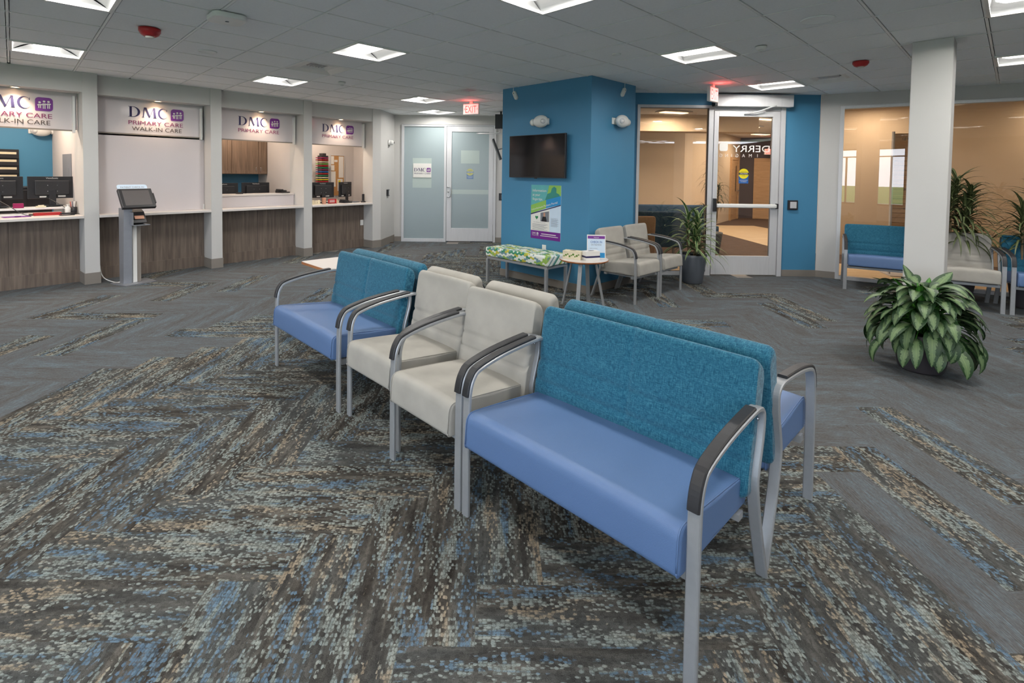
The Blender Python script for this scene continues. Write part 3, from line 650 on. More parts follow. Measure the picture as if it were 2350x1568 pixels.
simple('card_holder', 'cream', 'row of cream cards standing at the left end of the fourth counter', 'cards', TB @ TR(3.3, .22, .921), [((-.1, -.03, 0), (.1, .03, .012)), ((-.09, .0, .012), (-.03, .01, .08)), ((-.02, .0, .012), (.03, .01, .07)), ((.04, 0, .012), (.09, .01, .08))], .001)
simple('hand_sanitizer', 'skin', 'tan upright box on the fourth counter', 'box', TB @ TR(3.47, .22, .921), [((-.03, -.025, 0), (.03, .025, .12))])
t = thing('red_sign_holder', 'small red card sign on the fourth counter', 'sign', TB @ TR(3.66, .24, .921))
MB().box((-.09, 0, .0), (.09, .006, .09)).build('card', 'red', t); MB().box((-.09, -.03, 0), (.09, .03, .006)).build('foot', 'glass', t)
mb = MB(); [mb.box((-.06, -.002, z), (.05, 0, z+.008)) for z in (.06, .04, .025)]; mb.build('print', 'paper', t)
simple('paper_tray', 'cream', 'cream leaflet tray behind the desk phone of the fourth counter', 'tray', TB @ TR(3.84, .46, .921), [((-.1, -.05, 0), (.1, .05, .01)), ((-.1, .04, .01), (.1, .05, .07)), ((-.06, .0, .01), (.06, .02, .06))], .002)
# paper sorter bay3 (fan of coloured trays)
t = thing('paper_sorter', 'tall black wall sorter fanned with coloured papers', 'paper sorter', TB @ TR(4.13, 1.58, 0))
mb = MB().box((0, -.16, 1.1), (.16, 0, 1.88)).box((.04, -.14, 1.88), (.12, 0, 1.93)); mb.build('case', 'black', t)
for k, c in enumerate(['magenta', 'red', 'cream', 'lime', 'red', 'green', 'plum', 'bluec', 'red', 'green', 'cream', 'yellow', 'red', 'magenta'][::-1]):
    z = 1.27+k*.042; MB().box((-.14, -.30, z), (.08, -.16, z+.018), Matrix.Translation((0, 0, 0))).build('paper_stack', c, t)
t = thing('pin_board', 'white framed pin board with papers and a yellow tag', 'pin board', TB @ TR(4.62, 1.585, 1.2))
MB().box((-.17, 0, -.2), (.17, .015, .7)).build('backing', 'cork', t); MB().box((-.18, -.005, -.2), (-.165, .015, .71)).box((.165, -.005, -.2), (.18, .015, .71)).box((-.165, -.005, .695), (.165, .015, .71)).build('frame', 'alu', t)
for x0, z0, x1, z1 in ((-.16, .5, -.09, .68), (-.08, .55, -.0, .6), (.03, .2, .15, .68), (-.16, .36, -.08, .48), (-.16, .0, -.05, .34), (0, -.1, .13, .17)): MB().box((x0, -.004, z0), (x1, -.001, z1)).build('paper', 'paper', t)
MB().box((.02, -.012, .04), (.07, -.005, .14)).build('key_tag', 'yellow', t)
# ---------------------------------------------------------------- blue pillar
wall('wall_pillar', TL_, [(0, 0), (1.61, 0), (1.61, 1.06), (0, 1.06)], 0, CEIL, 'blue')
struct(MB().prism([(-.01, -.01), (1.62, -.01), (1.62, 1.07), (-.01, 1.07)], 0, .10, TL_).build('baseboard_pillar', 'base'))
wall('wall_side', Matrix.Identity(4), [(.35, 7.9), (.45, 7.9), (.45, 11.3), (.35, 11.3)], 0, CEIL)
wall('wall_side', Matrix.Identity(4), [(.35, 7.9), (.98, 7.85), (.98, 7.95), (.35, 8.0)], 0, CEIL, 'blue')
def px(T, x, y, z): return T @ Matrix.Translation((x, y, z))
# television
t = thing('television', 'black flat television on the left face of the blue pillar', 'television', px(TL_, .765, 0, 1.79))
MB().box((-.515, -.10, -.30), (.515, -.065, .30)).build('bezel', 'black', t, bevel=.004); MB().box((-.505, -.1015, -.285), (.505, -.1005, .292)).build('screen', 'screen', t)
MB().box((-.2, -.065, -.15), (.2, -.001, .15)).build('bracket', 'black', t); MB().box((-.02, -.102, -.31), (.02, -.09, -.298)).build('sensor', 'black', t)
# emergency lights
def emergency(T, flip, label):
    t = thing('emergency_light', label, 'emergency light', T, 'white oval emergency lights'); f = flip
    MB().ball((0, -.079, 0), 1, sc_=(.125, .072, .085), n=28).build('housing', 'white', t)
    h = MB().ball((-.155*f, -.06, -.005), 1, sc_=(.05, .05, .05), n=20).build('lamp_head', 'white', t)
    MB().lathe([(.036, 0), (.034, -.02), (.001, -.014)], n=20, T=TR(.075*f, -.118, -.005, .3*f, -PI/2)).build('lamp_head', 'alu', t)
    MB().box((-.14, -.02, -.045), (.09, 0, .045)).build('wall_plate', 'white', t, bevel=.01)
emergency(px(TL_, .83, 0, 2.27), 1, 'white oval emergency light above the television'); emergency(px(TRt, .60, 0, 2.27), -1, 'white oval emergency light on the right face of the blue pillar')
emergency(px(TB, -.30, 2.1, 2.12), -1, 'white emergency light on the blue wall behind the leftmost counter')
def motion(T, a, label):
    t = thing('motion_sensor', label, 'motion sensor', T, 'white sensors on the pillar'); R_ = Matrix.Rotation(a, 4, 'Y')
    MB().prism(rrect(-.03, -.07, .03, .07, .028, 5), -.05, .0, Matrix.Translation((0, -.03, 0)) @ R_ @ Matrix.Rotation(PI/2, 4, 'X')).build('housing', 'white', t, bevel=.01)
    MB().box((-.004, -.004, 0), (.004, -.0, .16), Matrix.Translation((-.05*(1 if a > 0 else -1)*-1, 0, 0))).build('conduit', 'white', t)
    MB().lathe([(.001, 0), (.008, 0)], n=10, T=Matrix.Translation((0, -.0815+.05, 0)) @ R_ @ Matrix.Translation((0, 0, .035)) @ Matrix.Rotation(PI/2, 4, 'X')).build('lens', 'black', t)
motion(px(TL_, .27, 0, 2.69), .5*-1, 'tilted white sensor at the top left of the blue pillar'); motion(px(TRt, .72, 0, 2.68), .6, 'tilted white sensor at the top right of the blue pillar')
tag(MB().box((-.035, -.008, -.055), (.035, 0, .055)).box((-.006, -.011, .012), (.006, -.008, .03)).box((-.006, -.011, -.03), (.006, -.008, -.012)).build('wall_outlet', 'white', T=px(TL_, .86, 0, .50), bevel=.002), 'white wall outlet on the blue pillar just above the patterned bench', 'outlet')
tag(MB().box((-.035, -.008, -.055), (.035, 0, .055)).box((-.006, -.011, -.03), (.006, -.008, -.005)).build('wall_outlet', 'white', T=px(TB, 4.37, .30, .5) @ Matrix.Rotation(0, 4, 'Z'), bevel=.002), 'white wall outlet beside the fourth counter oak panel', 'outlet')
# poster
t = thing('poster', 'patient portal poster in green, blue and purple below the television', 'poster', px(TL_, .605, 0, .63)); I = Matrix.Identity(4)
PW, PH = .54, .76
MB().box((0, -.004, 0), (PW, 0, PH)).build('sheet', 'palep', t)
def flat(par, nm, mt, pts, y, T=I): return MB().add([T @ Vector((a, y, b)) for a, b in pts], [tuple(range(len(pts)))]).build(nm, mt, par)
flat(t, 'top_field', 'tealp', [(0, .47), (PW, .60), (PW, PH), (0, PH)], -.0045); flat(t, 'top_field', 'lime', [(.27, .53), (PW, .60), (PW, PH), (.33, PH)], -.0050)
flat(t, 'silhouette', 'tealdark', [(.25, .53), (.30, .64), (.36, .66), (.38, .72), (.42, .745), (.46, .72), (.46, .66), (.51, .64), (.53, .60), (.45, .575)], -.0055)
flat(t, 'ribbon', 'lime', [(0, .35), (.28, .44), (.28, .555), (0, .47)], -.0060); flat(t, 'ribbon', 'cyanp', [(.28, .44), (PW, .50), (PW, .62), (.28, .555)], -.0060)
flat(t, 'stripe', 'navy', [(0, .335), (PW, .487), (PW, .50), (0, .352)], -.0065); flat(t, 'footer', 'purple', [(0, 0), (PW, 0), (PW, .115), (0, .115)], -.0045)
flat(t, 'white_field', 'paper', [(0, .115), (.345, .115), (.345, .432), (0, .335)], -.0045)
flat(t, 'photograph', 'greytext', [(.18, .25), (.335, .25), (.335, .40), (.18, .37)], -.005); flat(t, 'photograph', 'skin', [(.235, .32), (.265, .32), (.265, .375), (.235, .375)], -.0055); flat(t, 'photograph', 'black', [(.20, .25), (.30, .25), (.28, .32), (.22, .32)], -.0053)
flat(t, 'heart', 'green', [(.11, .27), (.14, .305), (.13, .325), (.11, .315), (.09, .325), (.08, .305)], -.005)
for s, x, z, h, w_, c in (('Information', .03, .665, .038, .25, 'paper'), ('at your', .03, .605, .036, .14, 'paper'), ('fingertips.', .03, .545, .036, .19, 'paper'),
    ('DMC', .03, .06, .03, .075, 'paper'), ('PRIMARY CARE', .03, .04, .011, .12, 'paper')):
    mb = MB(); text_geo(mb, s, x, z, h, I, width=w_, y=-.0045, depth=.002); mb.build('lettering', c, t)
emblem(t, .115, .058, .032, I, -.0065, 'paper', 'purple')
mb = MB(); TT = Matrix.Translation((.02, 0, .385)) @ Matrix.Rotation(-.26, 4, 'Y'); text_geo(mb, 'FollowMyHealth', 0, .01, .022, TT, width=.22, y=-.006); text_geo(mb, 'Patient Portal', .235, .008, .03, TT, width=.25, y=-.006, bold=0); mb.build('lettering', 'paper', t)
mb = MB(); text_geo(mb, 'FollowMyHealth Patient Portal', .05, .228, .012, I, width=.22, y=-.0045, bold=0)
text_geo(mb, 'See the Page for', .37, .30, .011, I, width=.12, y=-.0045)
for k in range(7): mb.box((.03, -.0055, .205-k*.013), (.31-.03*(k % 3), -.0048, .209-k*.013))
for k in range(8): mb.box((.37, -.0055, .285-k*.013), (.50-.02*(k % 2), -.0048, .289-k*.013))
mb.build('body_text', 'greytext', t)
mb = MB(); mb.box((.2, -.0056, .07), (.46, -.0048, .08)).box((.18, -.0056, .045), (.5, -.0048, .053)); mb.build('body_text', 'paper', t)
# ---------------------------------------------------------------- frosted doors at the far end
DY = 11.15
wall('wall_back', I, [(-2.25, DY), (-2.08, DY), (-2.08, DY+.15), (-2.25, DY+.15)], 0, CEIL); wall('wall_back', I, [(.0, DY), (.36, DY), (.36, DY+.15), (.0, DY+.15)], 0, CEIL)
wall('wall_back', I, [(-2.08, DY), (.0, DY), (.0, DY+.15), (-2.08, DY+.15)], 2.61, CEIL); wall('wall_back', I, [(-2.08, DY+1.2), (.2, DY+1.2), (.2, DY+1.3), (-2.08, DY+1.3)], 0, CEIL)
struct(MB().box((-2.25, DY-.012, 0), (-2.09, DY, .11)).build('baseboard_back', 'base')); struct(MB().box((.01, DY-.012, 0), (.34, DY, .11)).build('baseboard_back', 'base'))
def frame_boxes(mb, x0, x1, z0, z1, w_, y0, y1):
    mb.box((x0, y0, z0), (x0+w_, y1, z1)).box((x1-w_, y0, z0), (x1, y1, z1)).box((x0+w_, y0, z1-w_), (x1-w_, y1, z1)); return mb
wd = thing('window_1', 'frosted sidelight', 'window', TR(-1.56, DY, 0)); del wd['label']; del wd['category']; struct(wd); J = wd.matrix_world.inverted()
mb = MB(); mb.box((-2.085, -.03+DY, 0), (-2.03, DY+.05, 2.60), J).box((-1.14, DY-.03, 0), (-1.09, DY+.05, 2.60), J).box((-2.03, DY-.03, 2.555), (-1.14, DY+.05, 2.60), J).box((-2.03, DY-.03, .0), (-1.14, DY+.05, .07), J); mb.build('frame', 'alu', wd, bevel=.003)
MB().box((-2.03, DY, .07), (-1.14, DY+.01, 2.555), J).build('pane', 'frost', wd)
MB().box((-1.84, DY-.003, 1.20), (-1.42, DY-.001, 1.86), J).build('backing_paper', 'frostl', wd)
dr = thing('door_1', '', '', TR(-.56, DY, 0)); del dr['label']; del dr['category']; struct(dr); J = dr.matrix_world.inverted()
mb = MB(); mb.box((-.045, DY-.03, 0), (.01, DY+.05, 2.60), J).box((-1.09, DY-.03, 2.575), (-.045, DY+.05, 2.60), J); mb.build('frame', 'alu', dr, bevel=.003)
mb = MB(); mb.box((-1.085, DY-.02, .02), (-.975, DY+.03, 2.57), J).box((-.15, DY-.02, .02), (-.05, DY+.03, 2.57), J).box((-.975, DY-.02, 2.45), (-.15, DY+.03, 2.57), J).box((-.975, DY-.02, .02), (-.15, DY+.03, .31), J); mb.build('stile', 'alu', dr, bevel=.003)
MB().box((-.975, DY, .31), (-.15, DY+.01, 2.45), J).build('pane', 'frost', dr)
MB().tube([J @ Vector(p) for p in smooth_path([(-1.06, DY-.02, 1.0), (-1.06, DY-.07, 1.0), (-1.0, DY-.08, 1.02), (-1.0, DY-.08, 1.20), (-1.06, DY-.07, 1.22), (-1.06, DY-.02, 1.22)])], .012, 8).build('handle', 'chrome', dr)
MB().lathe([(.018, 0), (.018, .012), (.001, .012)], n=16, T=J @ TR(-1.045, DY-.02, 1.12, 0, PI/2)).build('lock', 'chrome', dr)
MB().box((-.77, DY-.003, 1.75), (-.36, DY-.001, 2.04), J).build('backing_paper', 'frostl', dr)
MB().box((-.97, DY-.002, 1.07), (-.155, DY-.0005, 1.17), J).build('push_bar', 'frostl', dr)  # flat pale band painting the push bar's ghost through the frosted pane
for z in (.4, 1.25, 2.2): MB().box((-.052, DY-.03, z), (-.04, DY-.02, z+.12), J).build('hinge', 'alu', dr)
sgn = thing('door_sign', 'white square practice sign on the frosted sidelight', 'sign', TR(-1.825, DY-.012, 1.43))
MB().box((0, -.006, 0), (.40, .006, .31)).build('board', 'paper', sgn); practice_sign(sgn, .02, .13, .52, I, -.008, False, ('navy', 'purple', 'navy'))
def caution(T, faded, label):
    t = thing('caution_sticker', label, 'sticker', T); c = [('yellow', 'bluec'), ('fadey', 'fadeb')][faded]
    mb = MB(); mb.add([(-.075, 0, -.15), (.075, 0, -.15), (.075, 0, -.01), (-.075, 0, -.01)], [(0, 1, 2, 3)]); mb.build('lower_field', c[1], t)
    mb = MB(); mb.add([(.078*math.cos(2*PI*k/28), -.0012, .0+.078*math.sin(2*PI*k/28)-.0) for k in range(28)], [tuple(range(28))]); mb.build('disc', c[0], t)
    mb = MB(); mb.add([(-.077, -.002, -.016), (.077, -.002, -.016), (.077, -.002, .016), (-.077, -.002, .016)], [(0, 1, 2, 3)]); mb.build('band', 'black' if not faded else 'fadeb', t)
    mb = MB(); text_geo(mb, 'CAUTION', 0, -.009, .02, I, width=.12, align='CENTER', y=-.002, depth=.001, bold=0); text_geo(mb, 'ACTIVATE SWITCH', 0, -.108, .013, I, width=.12, align='CENTER', y=-.001, depth=.001); text_geo(mb, 'TO OPERATE', 0, -.13, .013, I, width=.09, align='CENTER', y=-.001, depth=.001); mb.build('lettering', 'paper', t)
    mb = MB(); text_geo(mb, 'AUTOMATIC', 0, .026, .011, I, width=.09, align='CENTER', y=-.001, depth=.001); text_geo(mb, 'DOOR', 0, -.038, .011, I, width=.045, align='CENTER', y=-.001, depth=.001); mb.build('lettering', 'black', t)
caution(TR(-.565, DY-.004, 1.56), 1, 'faded round caution sticker on the frosted door')
# things near the frosted doors
wcor = (TB @ Vector((4.62, 0, 0)), Vector((-2.25, 11.15, 0))); wa = math.atan2(wcor[1].y-wcor[0].y, wcor[1].x-wcor[0].x)
TC = TR(wcor[0].x, wcor[0].y, 0, wa)
t = thing('security_camera', 'white round security camera on the wall left of the frosted doors', 'security camera', px(TC, .48, 0, 2.17))
MB().lathe([(.06, 0), (.06, .03), (.045, .05)], n=24, T=Matrix.Rotation(PI/2, 4, 'X')).build('mount', 'white', t); MB().ball((0, -.07, 0), .052).build('body', 'white', t)
MB().lathe([(.022, 0), (.02, .01), (.001, .008)], n=16, T=Matrix.Translation((.01, -.115, .0)) @ Matrix.Rotation(PI/2, 4, 'X')).build('lens', 'screengrey', t); MB().box((.03, -.1, -.02), (.08, -.06, .02)).build('hood', 'white', t, bevel=.008)
t = thing('card_reader', 'small black wall reader under the round security camera', 'card reader', px(TC, .42, 0, 1.1))
MB().box((-.06, -.03, -.07), (.06, 0, .07)).build('housing', 'black', t, bevel=.005); MB().box((.01, -.032, -.05), (.05, -.031, .05)).build('keypad', 'alu', t)
t = thing('door_button', 'black push plate at the right of the frosted door, half hidden by the pillar', 'push plate', TR(.18, DY, 1.02)); MB().box((-.1, -.03, -.08), (.1, 0, .08)).build('housing', 'black', t, bevel=.005); MB().box((-.04, -.034, -.05), (.04, -.03, .05)).build('plate', 'alu', t)
t = thing('door_operator', 'black door operator box with silver arm above the frosted door', 'door operator', TR(.1, 10.3, 2.55))
MB().box((-.12, .0, -.09), (.2, .12, .20)).build('housing', 'black', t, bevel=.004); MB().box((-.02, .02, .2), (.02, .08, CEIL-2.55)).build('hanger', 'black', t)
MB().tube([(0, .02, -.09), (-.02, 0, -.17), (-.16, .0, -.20), (-.5, .1, -.19)], .012, 8).box((-.5, .08, -.20), (.14, .13, -.175)).build('arm', 'alu', t)
t = thing('wall_monitor', 'thin monitor seen edge-on on a swivel arm left of the pillar', 'television', TR(.02, 9.3, 1.98))
MB().box((-.018, -.26, -.2), (.018, .26, .2), Matrix.Rotation(.02, 4, 'Z') @ Matrix.Rotation(-.38, 4, 'Y')).build('body', 'black', t, bevel=.004); MB().tube([(.02, 0, .0), (.12, .0, .03), (.20, 0, -.02), (.33, 0, -.1)], .012, 8).build('arm', 'alu', t)
def exit_sign(T, label, w_=.30, h=.19, mirror=False):
    t = thing('exit_sign', label, 'exit sign', T, 'white exit signs with red letters')
    MB().box((-w_/2, -.02, -h), (w_/2, .025, 0)).build('housing', 'white', t, bevel=.006)
    MB().box((-w_/2+.012, -.0215, -h+.012), (w_/2-.012, -.0202, -.012)).build('face', 'exitf', t)
    mb = MB(); text_geo(mb, 'EXIT', 0, -h+.03, h-.06, I, width=w_*.70, align='CENTER', y=-.0215, depth=.001, bold=0)
    for s in (-1, 1): mb.add([(s*(w_*.43), -.0228, -h/2), (s*(w_*.385), -.0228, -h/2+.02), (s*(w_*.385), -.0228, -h/2-.02)], [(0, 1, 2)])
    mb.build('lettering', 'exitl', t); MB().box((-.03, -.012, 0), (.03, .018, .04)).build('canopy', 'white', t)
    ld = bpy.data.lights.new('exit_glow', 'POINT'); ld.energy = .55; ld.color = (1, .08, .06); ld.shadow_soft_size = .05; lo = bpy.data.objects.new('exit_glow', ld); sc.collection.objects.link(lo); lo.parent = t; lo.location = (0, -.10, -.03)
exit_sign(TR(-.44, 8.9, CEIL-.045, -.35), 'lit exit sign hanging in front of the frosted doors'); exit_sign(TR(2.98, 6.95, CEIL-.045, .75), 'lit exit sign by the corner of the glass entrance door, turned sideways', .26, .2)
# ---------------------------------------------------------------- blue wall with glass entrance
BY = 7.76
for a, b, z0, z1, mt in ((.98, 2.17, 0, CEIL, 'blue'), (2.17, 3.34, 2.63, CEIL, 'blue'), (3.34, 4.43, 2.60, CEIL, 'blue'), (4.43, 4.99, 0, CEIL, 'blue')):
    wall('wall_entrance', I, [(a, BY), (b, BY), (b, BY+.15), (a, BY+.15)], z0, z1, mt)
struct(MB().box((4.46, BY-.012, 0), (5.0, BY, .10)).build('baseboard_entrance', 'base'))
wn2 = thing('window_2', '', '', TR(2.75, BY, 0)); del wn2['label']; del wn2['category']; struct(wn2); J = wn2.matrix_world.inverted()
mb = MB(); mb.box((2.17, BY-.02, 0), (2.215, BY+.06, 2.63), J).box((3.27, BY-.02, 0), (3.345, BY+.06, 2.63), J).box((2.215, BY-.02, 2.585), (3.27, BY+.06, 2.63), J).box((2.215, BY-.02, 0), (3.27, BY+.06, .06), J); mb.build('frame', 'alu', wn2, bevel=.003)
MB().box((2.215, BY+.015, .06), (3.27, BY+.025, 2.585), J).build('pane', 'glasst', wn2)
mb = MB(); mb.box((3.262, BY-.022, .06), (3.27, BY+.0, 2.585), J).box((2.215, BY-.012, 2.577), (3.262, BY+.01, 2.585), J).box((2.215, BY-.012, .06), (3.262, BY+.01, .066), J).build('gasket', 'black', wn2)
dr2 = thing('door_2', '', '', TR(3.87, BY, 0)); del dr2['label']; del dr2['category']; struct(dr2); J = dr2.matrix_world.inverted()
mb = MB(); mb.box((4.37, BY-.04, 0), (4.44, BY+.06, 2.6), J).box((3.345, BY-.02, 2.55), (4.37, BY+.06, 2.6), J); mb.build('frame', 'alu', dr2, bevel=.003)
mb = MB(); mb.box((3.35, BY-.03, .02), (3.42, BY+.02, 2.545), J).box((4.25, BY-.03, .02), (4.36, BY+.02, 2.545), J).box((3.42, BY-.03, 2.46), (4.25, BY+.02, 2.545), J).box((3.42, BY-.03, .02), (4.25, BY+.02, .31), J); mb.build('stile', 'alu', dr2, bevel=.003)
MB().box((3.42, BY-.008, .31), (4.25, BY+.0, 2.46), J).build('pane', 'glasst', dr2)
MB().box((3.40, BY-.09, 1.06), (4.32, BY-.035, 1.12), J).build('push_bar', 'white', dr2, bevel=.015); MB().box((3.355, BY-.075, 1.0), (3.40, BY-.03, 1.20), J).box((4.32, BY-.085, 1.05), (4.345, BY-.03, 1.13), J).build('latch_case', 'black', dr2, bevel=.004)
MB().tube([J @ Vector(p) for p in ((4.22, BY-.16, 2.62), (3.98, BY-.12, 2.53), (3.80, BY-.04, 2.49))], .011, 8).build('closer_arm', 'alu', dr2)
t = thing('door_operator', 'long aluminium door operator case above the glass entrance door', 'door operator', TR(3.91, BY-.07, 2.69)); MB().box((-.57, -.08, -.09), (.58, .065, .09)).build('case', 'alu', t, bevel=.005); MB().box((-.60, -.07, -.08), (-.57, .06, .0)).build('end_cap', 'black', t)
t = thing('door_lettering', 'mirrored white clinic lettering on the glass entrance door', 'lettering', TR(3.83, BY-.01, 1.95))
mb = MB(); text_geo(mb, 'DERRY', .39, -.03, .105, I, width=.57, y=-.0, depth=.001, mirror=True, bold=0); mb.build('lettering', 'paper', t)
mb = MB(); x = .25
for ch, xx in zip('IMAGING', (.205, .095, -.01, -.11, -.19, -.27, -.36)): text_geo(mb, ch, xx, -.11, .05, I, align='CENTER', y=0, depth=.001, mirror=True)
mb.build('lettering', 'paper', t); flat(t, 'emblem', 'paper', rrect(-.385, -.02, -.255, .11, .03), -.002)
caution(TR(3.83, BY-.012, 1.585), 0, 'yellow and blue caution sticker on the glass entrance door')
t = thing('door_button', 'square silver push button on the blue wall right of the glass door', 'push button', TR(4.60, BY, 1.11)); MB().box((-.075, -.03, -.075), (.075, 0, .075)).build('housing', 'black', t, bevel=.006); MB().box((-.05, -.036, -.05), (.05, -.03, .05)).build('plate', 'alu', t, bevel=.003)
# ---------------------------------------------------------------- right window wall
def rw(nm, mt, a, b, par=None, bevel=0): return MB().box(a, b, TW if par is None else par.matrix_world.inverted() @ TW).build(nm, mt, par, bevel=bevel)
struct(rw('wall_right', 'wall', (0, 0, 0), (.25, .15, CEIL))); struct(rw('wall_right', 'wall', (.25, 0, 2.62), (5.6, .15, CEIL))); struct(rw('wall_right', 'wall', (5.5, 0, 0), (5.7, .15, 2.62)))
struct(rw('baseboard_right', 'base', (0, -.012, 0), (.25, 0, .10)))
for k, (a, b) in enumerate(((.25, 1.3), (1.3, 4.0), (4.0, 5.5))):
    wn3 = thing('window_%d' % (3+k), '', '', TW @ Matrix.Translation(((a+b)/2, 0, 0))); del wn3['label']; del wn3['category']; struct(wn3); J = wn3.matrix_world.inverted() @ TW
    mb = MB(); mb.box((a, -.03, 0), (a+.05, .08, 2.62), J).box((b-.02, -.03, 0), (b, .08, 2.62), J).box((a+.05, -.03, 2.575), (b-.02, .08, 2.62), J).box((a+.05, -.03, 0), (b-.02, .08, .05), J).build('frame', 'alu', wn3, bevel=.003)
    MB().box((a+.05, .03, .05), (b-.02, .04, 2.575), J).build('pane', 'glasst', wn3)
# free-standing column
COLT = TR(3.85, 4.70, 0, GA)
wall('wall_column', COLT, [(0, 0), (.29, 0), (.29, .29), (0, .29)], 0, CEIL, bevel=.006)
struct(MB().prism([(-.008, -.008), (.298, -.008), (.298, .298), (-.008, .298)], 0, .10, COLT).build('baseboard_column', 'base'))
# ---------------------------------------------------------------- imaging clinic beyond the glass
struct(MB().prism([(1.0, BY+.15), (5.1, BY+.14), A3(TW, 5.9, .2), (17, 10), (17, 21.5), (1.0, 21.5)], -.003, .004).build('floor_clinic', 'darkcarpet'))
struct(MB().prism([(6.05, 9.5), (8.3, 12.5), (8.0, 15.48), (6.2, 15.48), (5.6, 13.95), (6.05, 13.79)], .0045, .008).build('floor_clinic', 'pale'))
struct(MB().prism([A3(TW, .3, .3), A3(TW, 5.5, .3), A3(TW, 5.5, 1.6), A3(TW, .3, 1.6)], .0045, .008).build('floor_clinic', 'pale'))
struct(MB().prism([(2.2, BY+.16), (3.45, BY+.16), (3.95, 9.2), (2.7, 9.2)], .0045, .008).build('floor_clinic', 'pale'))
def seg_wall(nm, p, q, mt, z0=0, z1=2.93, th=.1):
    a = Vector((*p, 0)); b = Vector((*q, 0)); d = (b-a).normalized(); n = Vector((-d.y, d.x, 0))*th
    return struct(MB().prism([(x.x, x.y) for x in (a, b, b+n, a+n)], z0, z1).build(nm, mt))
seg_wall('wall_clinic', (1.0, BY+.15), (1.0, 13.3), 'tan'); seg_wall('wall_clinic', (1.0, 13.3), (5.0, 13.3), 'tan'); seg_wall('wall_clinic', (5.0, 13.3), (8.95, 18.4), 'tan'); seg_wall('wall_clinic', (8.95, 18.4), (12.6, 16.6), 'darkw'); seg_wall('wall_clinic', (12.6, 16.6), (12.6, 10.5), 'tan')
seg_wall('wall_clinic', A3(TW, .1, 2.9), A3(TW, 6.5, 2.9), 'tan'); seg_wall('wall_clinic', A3(TW, .1, 2.9), A3(TW, .1, 3.6), 'tan'); seg_wall('wall_clinic', A3(TW, 6.5, 2.9), A3(TW, 6.4, .1), 'tan')
struct(MB().prism([(1.0, 11.5), (6.0, 11.5), (6.0, 12.0), (1.0, 12.0)], 2.55, 2.93).build('ceiling_clinic', 'tan'))
def far_door(nm, p, q, s0, s1, z1, vis):
    a = Vector((*p, 0)); b = Vector((*q, 0)); d = (b-a).normalized(); T = TR(p[0], p[1], 0, math.atan2(d.y, d.x))
    t = thing(nm, '', '', T @ Matrix.Translation(((s0+s1)/2, 0, 0))); del t['label']; del t['category']; struct(t); w_ = (s1-s0)/2
    mb = MB(); mb.box((-w_-.09, -.06, 0), (-w_, .02, z1+.09)).box((w_, -.06, 0), (w_+.09, .02, z1+.09)).box((-w_, -.06, z1), (w_, .02, z1+.09)).build('frame', 'honey', t)
    MB().box((-w_, -.04, .01), (w_, .0, z1)).build('leaf', 'honey', t)
    MB().box(vis[0], vis[1]).build('vision_panel', vis[2], t); MB().box((w_-.14, -.1, 1.0), (w_-.04, -.04, 1.04)).build('lever', 'chrome', t)
far_door('door_3', (5.0, 13.3), (8.95, 18.4), 5.05, 6.0, 2.1, ((.1, -.045, 1.0), (.2, -.041, 1.9), 'brown'))
far_door('door_4', (8.95, 18.4), (12.6, 16.6), .55, 2.0, 2.1, ((.45, -.045, 1.05), (.65, -.041, 1.9), 'paper'))
for k, (x, y) in enumerate(((6.43, 12.01), (6.97, 13.9), (8.59, 16.35), (3.84, 10.9), (6.9, 9.2), (9.4, 8.0), (4.9, 9.7))):
    t = thing('clinic_light', ['ceiling light at the top right inside the glass door', 'ceiling light with a red strobe beside it, seen through the glass door', 'farthest ceiling light seen through the glass door', 'ceiling light seen through the sidelight left of the glass door', 'ceiling light behind the right windows above the blue loveseat', 'ceiling light behind the far right windows', 'ceiling light hidden behind the glass door frame'][k], 'ceiling light', TR(x, y, 2.92, .3), 'ceiling lights inside the clinic')
    MB().box((-.35, -.18, -.02), (.35, .18, 0)).build('frame', 'white', t); MB().box((-.3, -.09, -.03), (.3, .09, -.021)).build('lens', 'lensw', t)
    warm(x, y, 2.86, 20 if k < 4 or k == 6 else 10, I, .5, (1, .88, .74))
p = (7.15, 14.15); t = thing('fire_alarm', 'red strobe on the clinic ceiling seen through the glass door', 'fire alarm', TR(p[0]-.80, p[1]-.3, 2.93)); MB().lathe([(.11, 0), (.1, -.06), (.05, -.08)]).build('body', 'red', t)
exit_sign(TR(9.55, 17.6, 2.5, .0), 'small lit exit sign seen through the glass door', .3, .2)
# directory board
t = thing('directory_board', 'tall tan building directory seen through the right window', 'directory board', TW @ TR(1.28, .95, 0, .25))
MB().box((-.29, 0, .78), (.27, .03, 2.25)).build('panel', 'honey', t); mb = MB()
for k in range(15): mb.box((-.28, -.002, .84+k*.075), (.26, .0, .844+k*.075))
mb.build('slat_line', 'brown', t); MB().box((.27, -.02, .6), (.30, .04, 2.32)).build('post', 'black', t); MB().box((-.31, -.02, .6), (-.29, .04, 2.28)).build('post', 'alu', t); MB().box((-.35, -.2, 0), (.34, .2, .02)).box((-.30, -.02, .02), (-.28, .03, .6)).box((.27, -.02, .02), (.30, .04, .6)).build('foot', 'alu', t)
mb = MB(); text_geo(mb, '10 Michels Way', -.01, 2.14, .045, I, width=.34, align='CENTER', y=-.002, bold=0); text_geo(mb, 'Directory', -.01, 2.03, .025, I, align='CENTER', y=-.002)
text_geo(mb, 'DMC Primary Care', -.01, 1.05, .025, I, width=.25, align='CENTER', y=-.002); text_geo(mb, '301', -.15, 1.35, .045, I, y=-.002)
mb.build('lettering', 'brown', t)
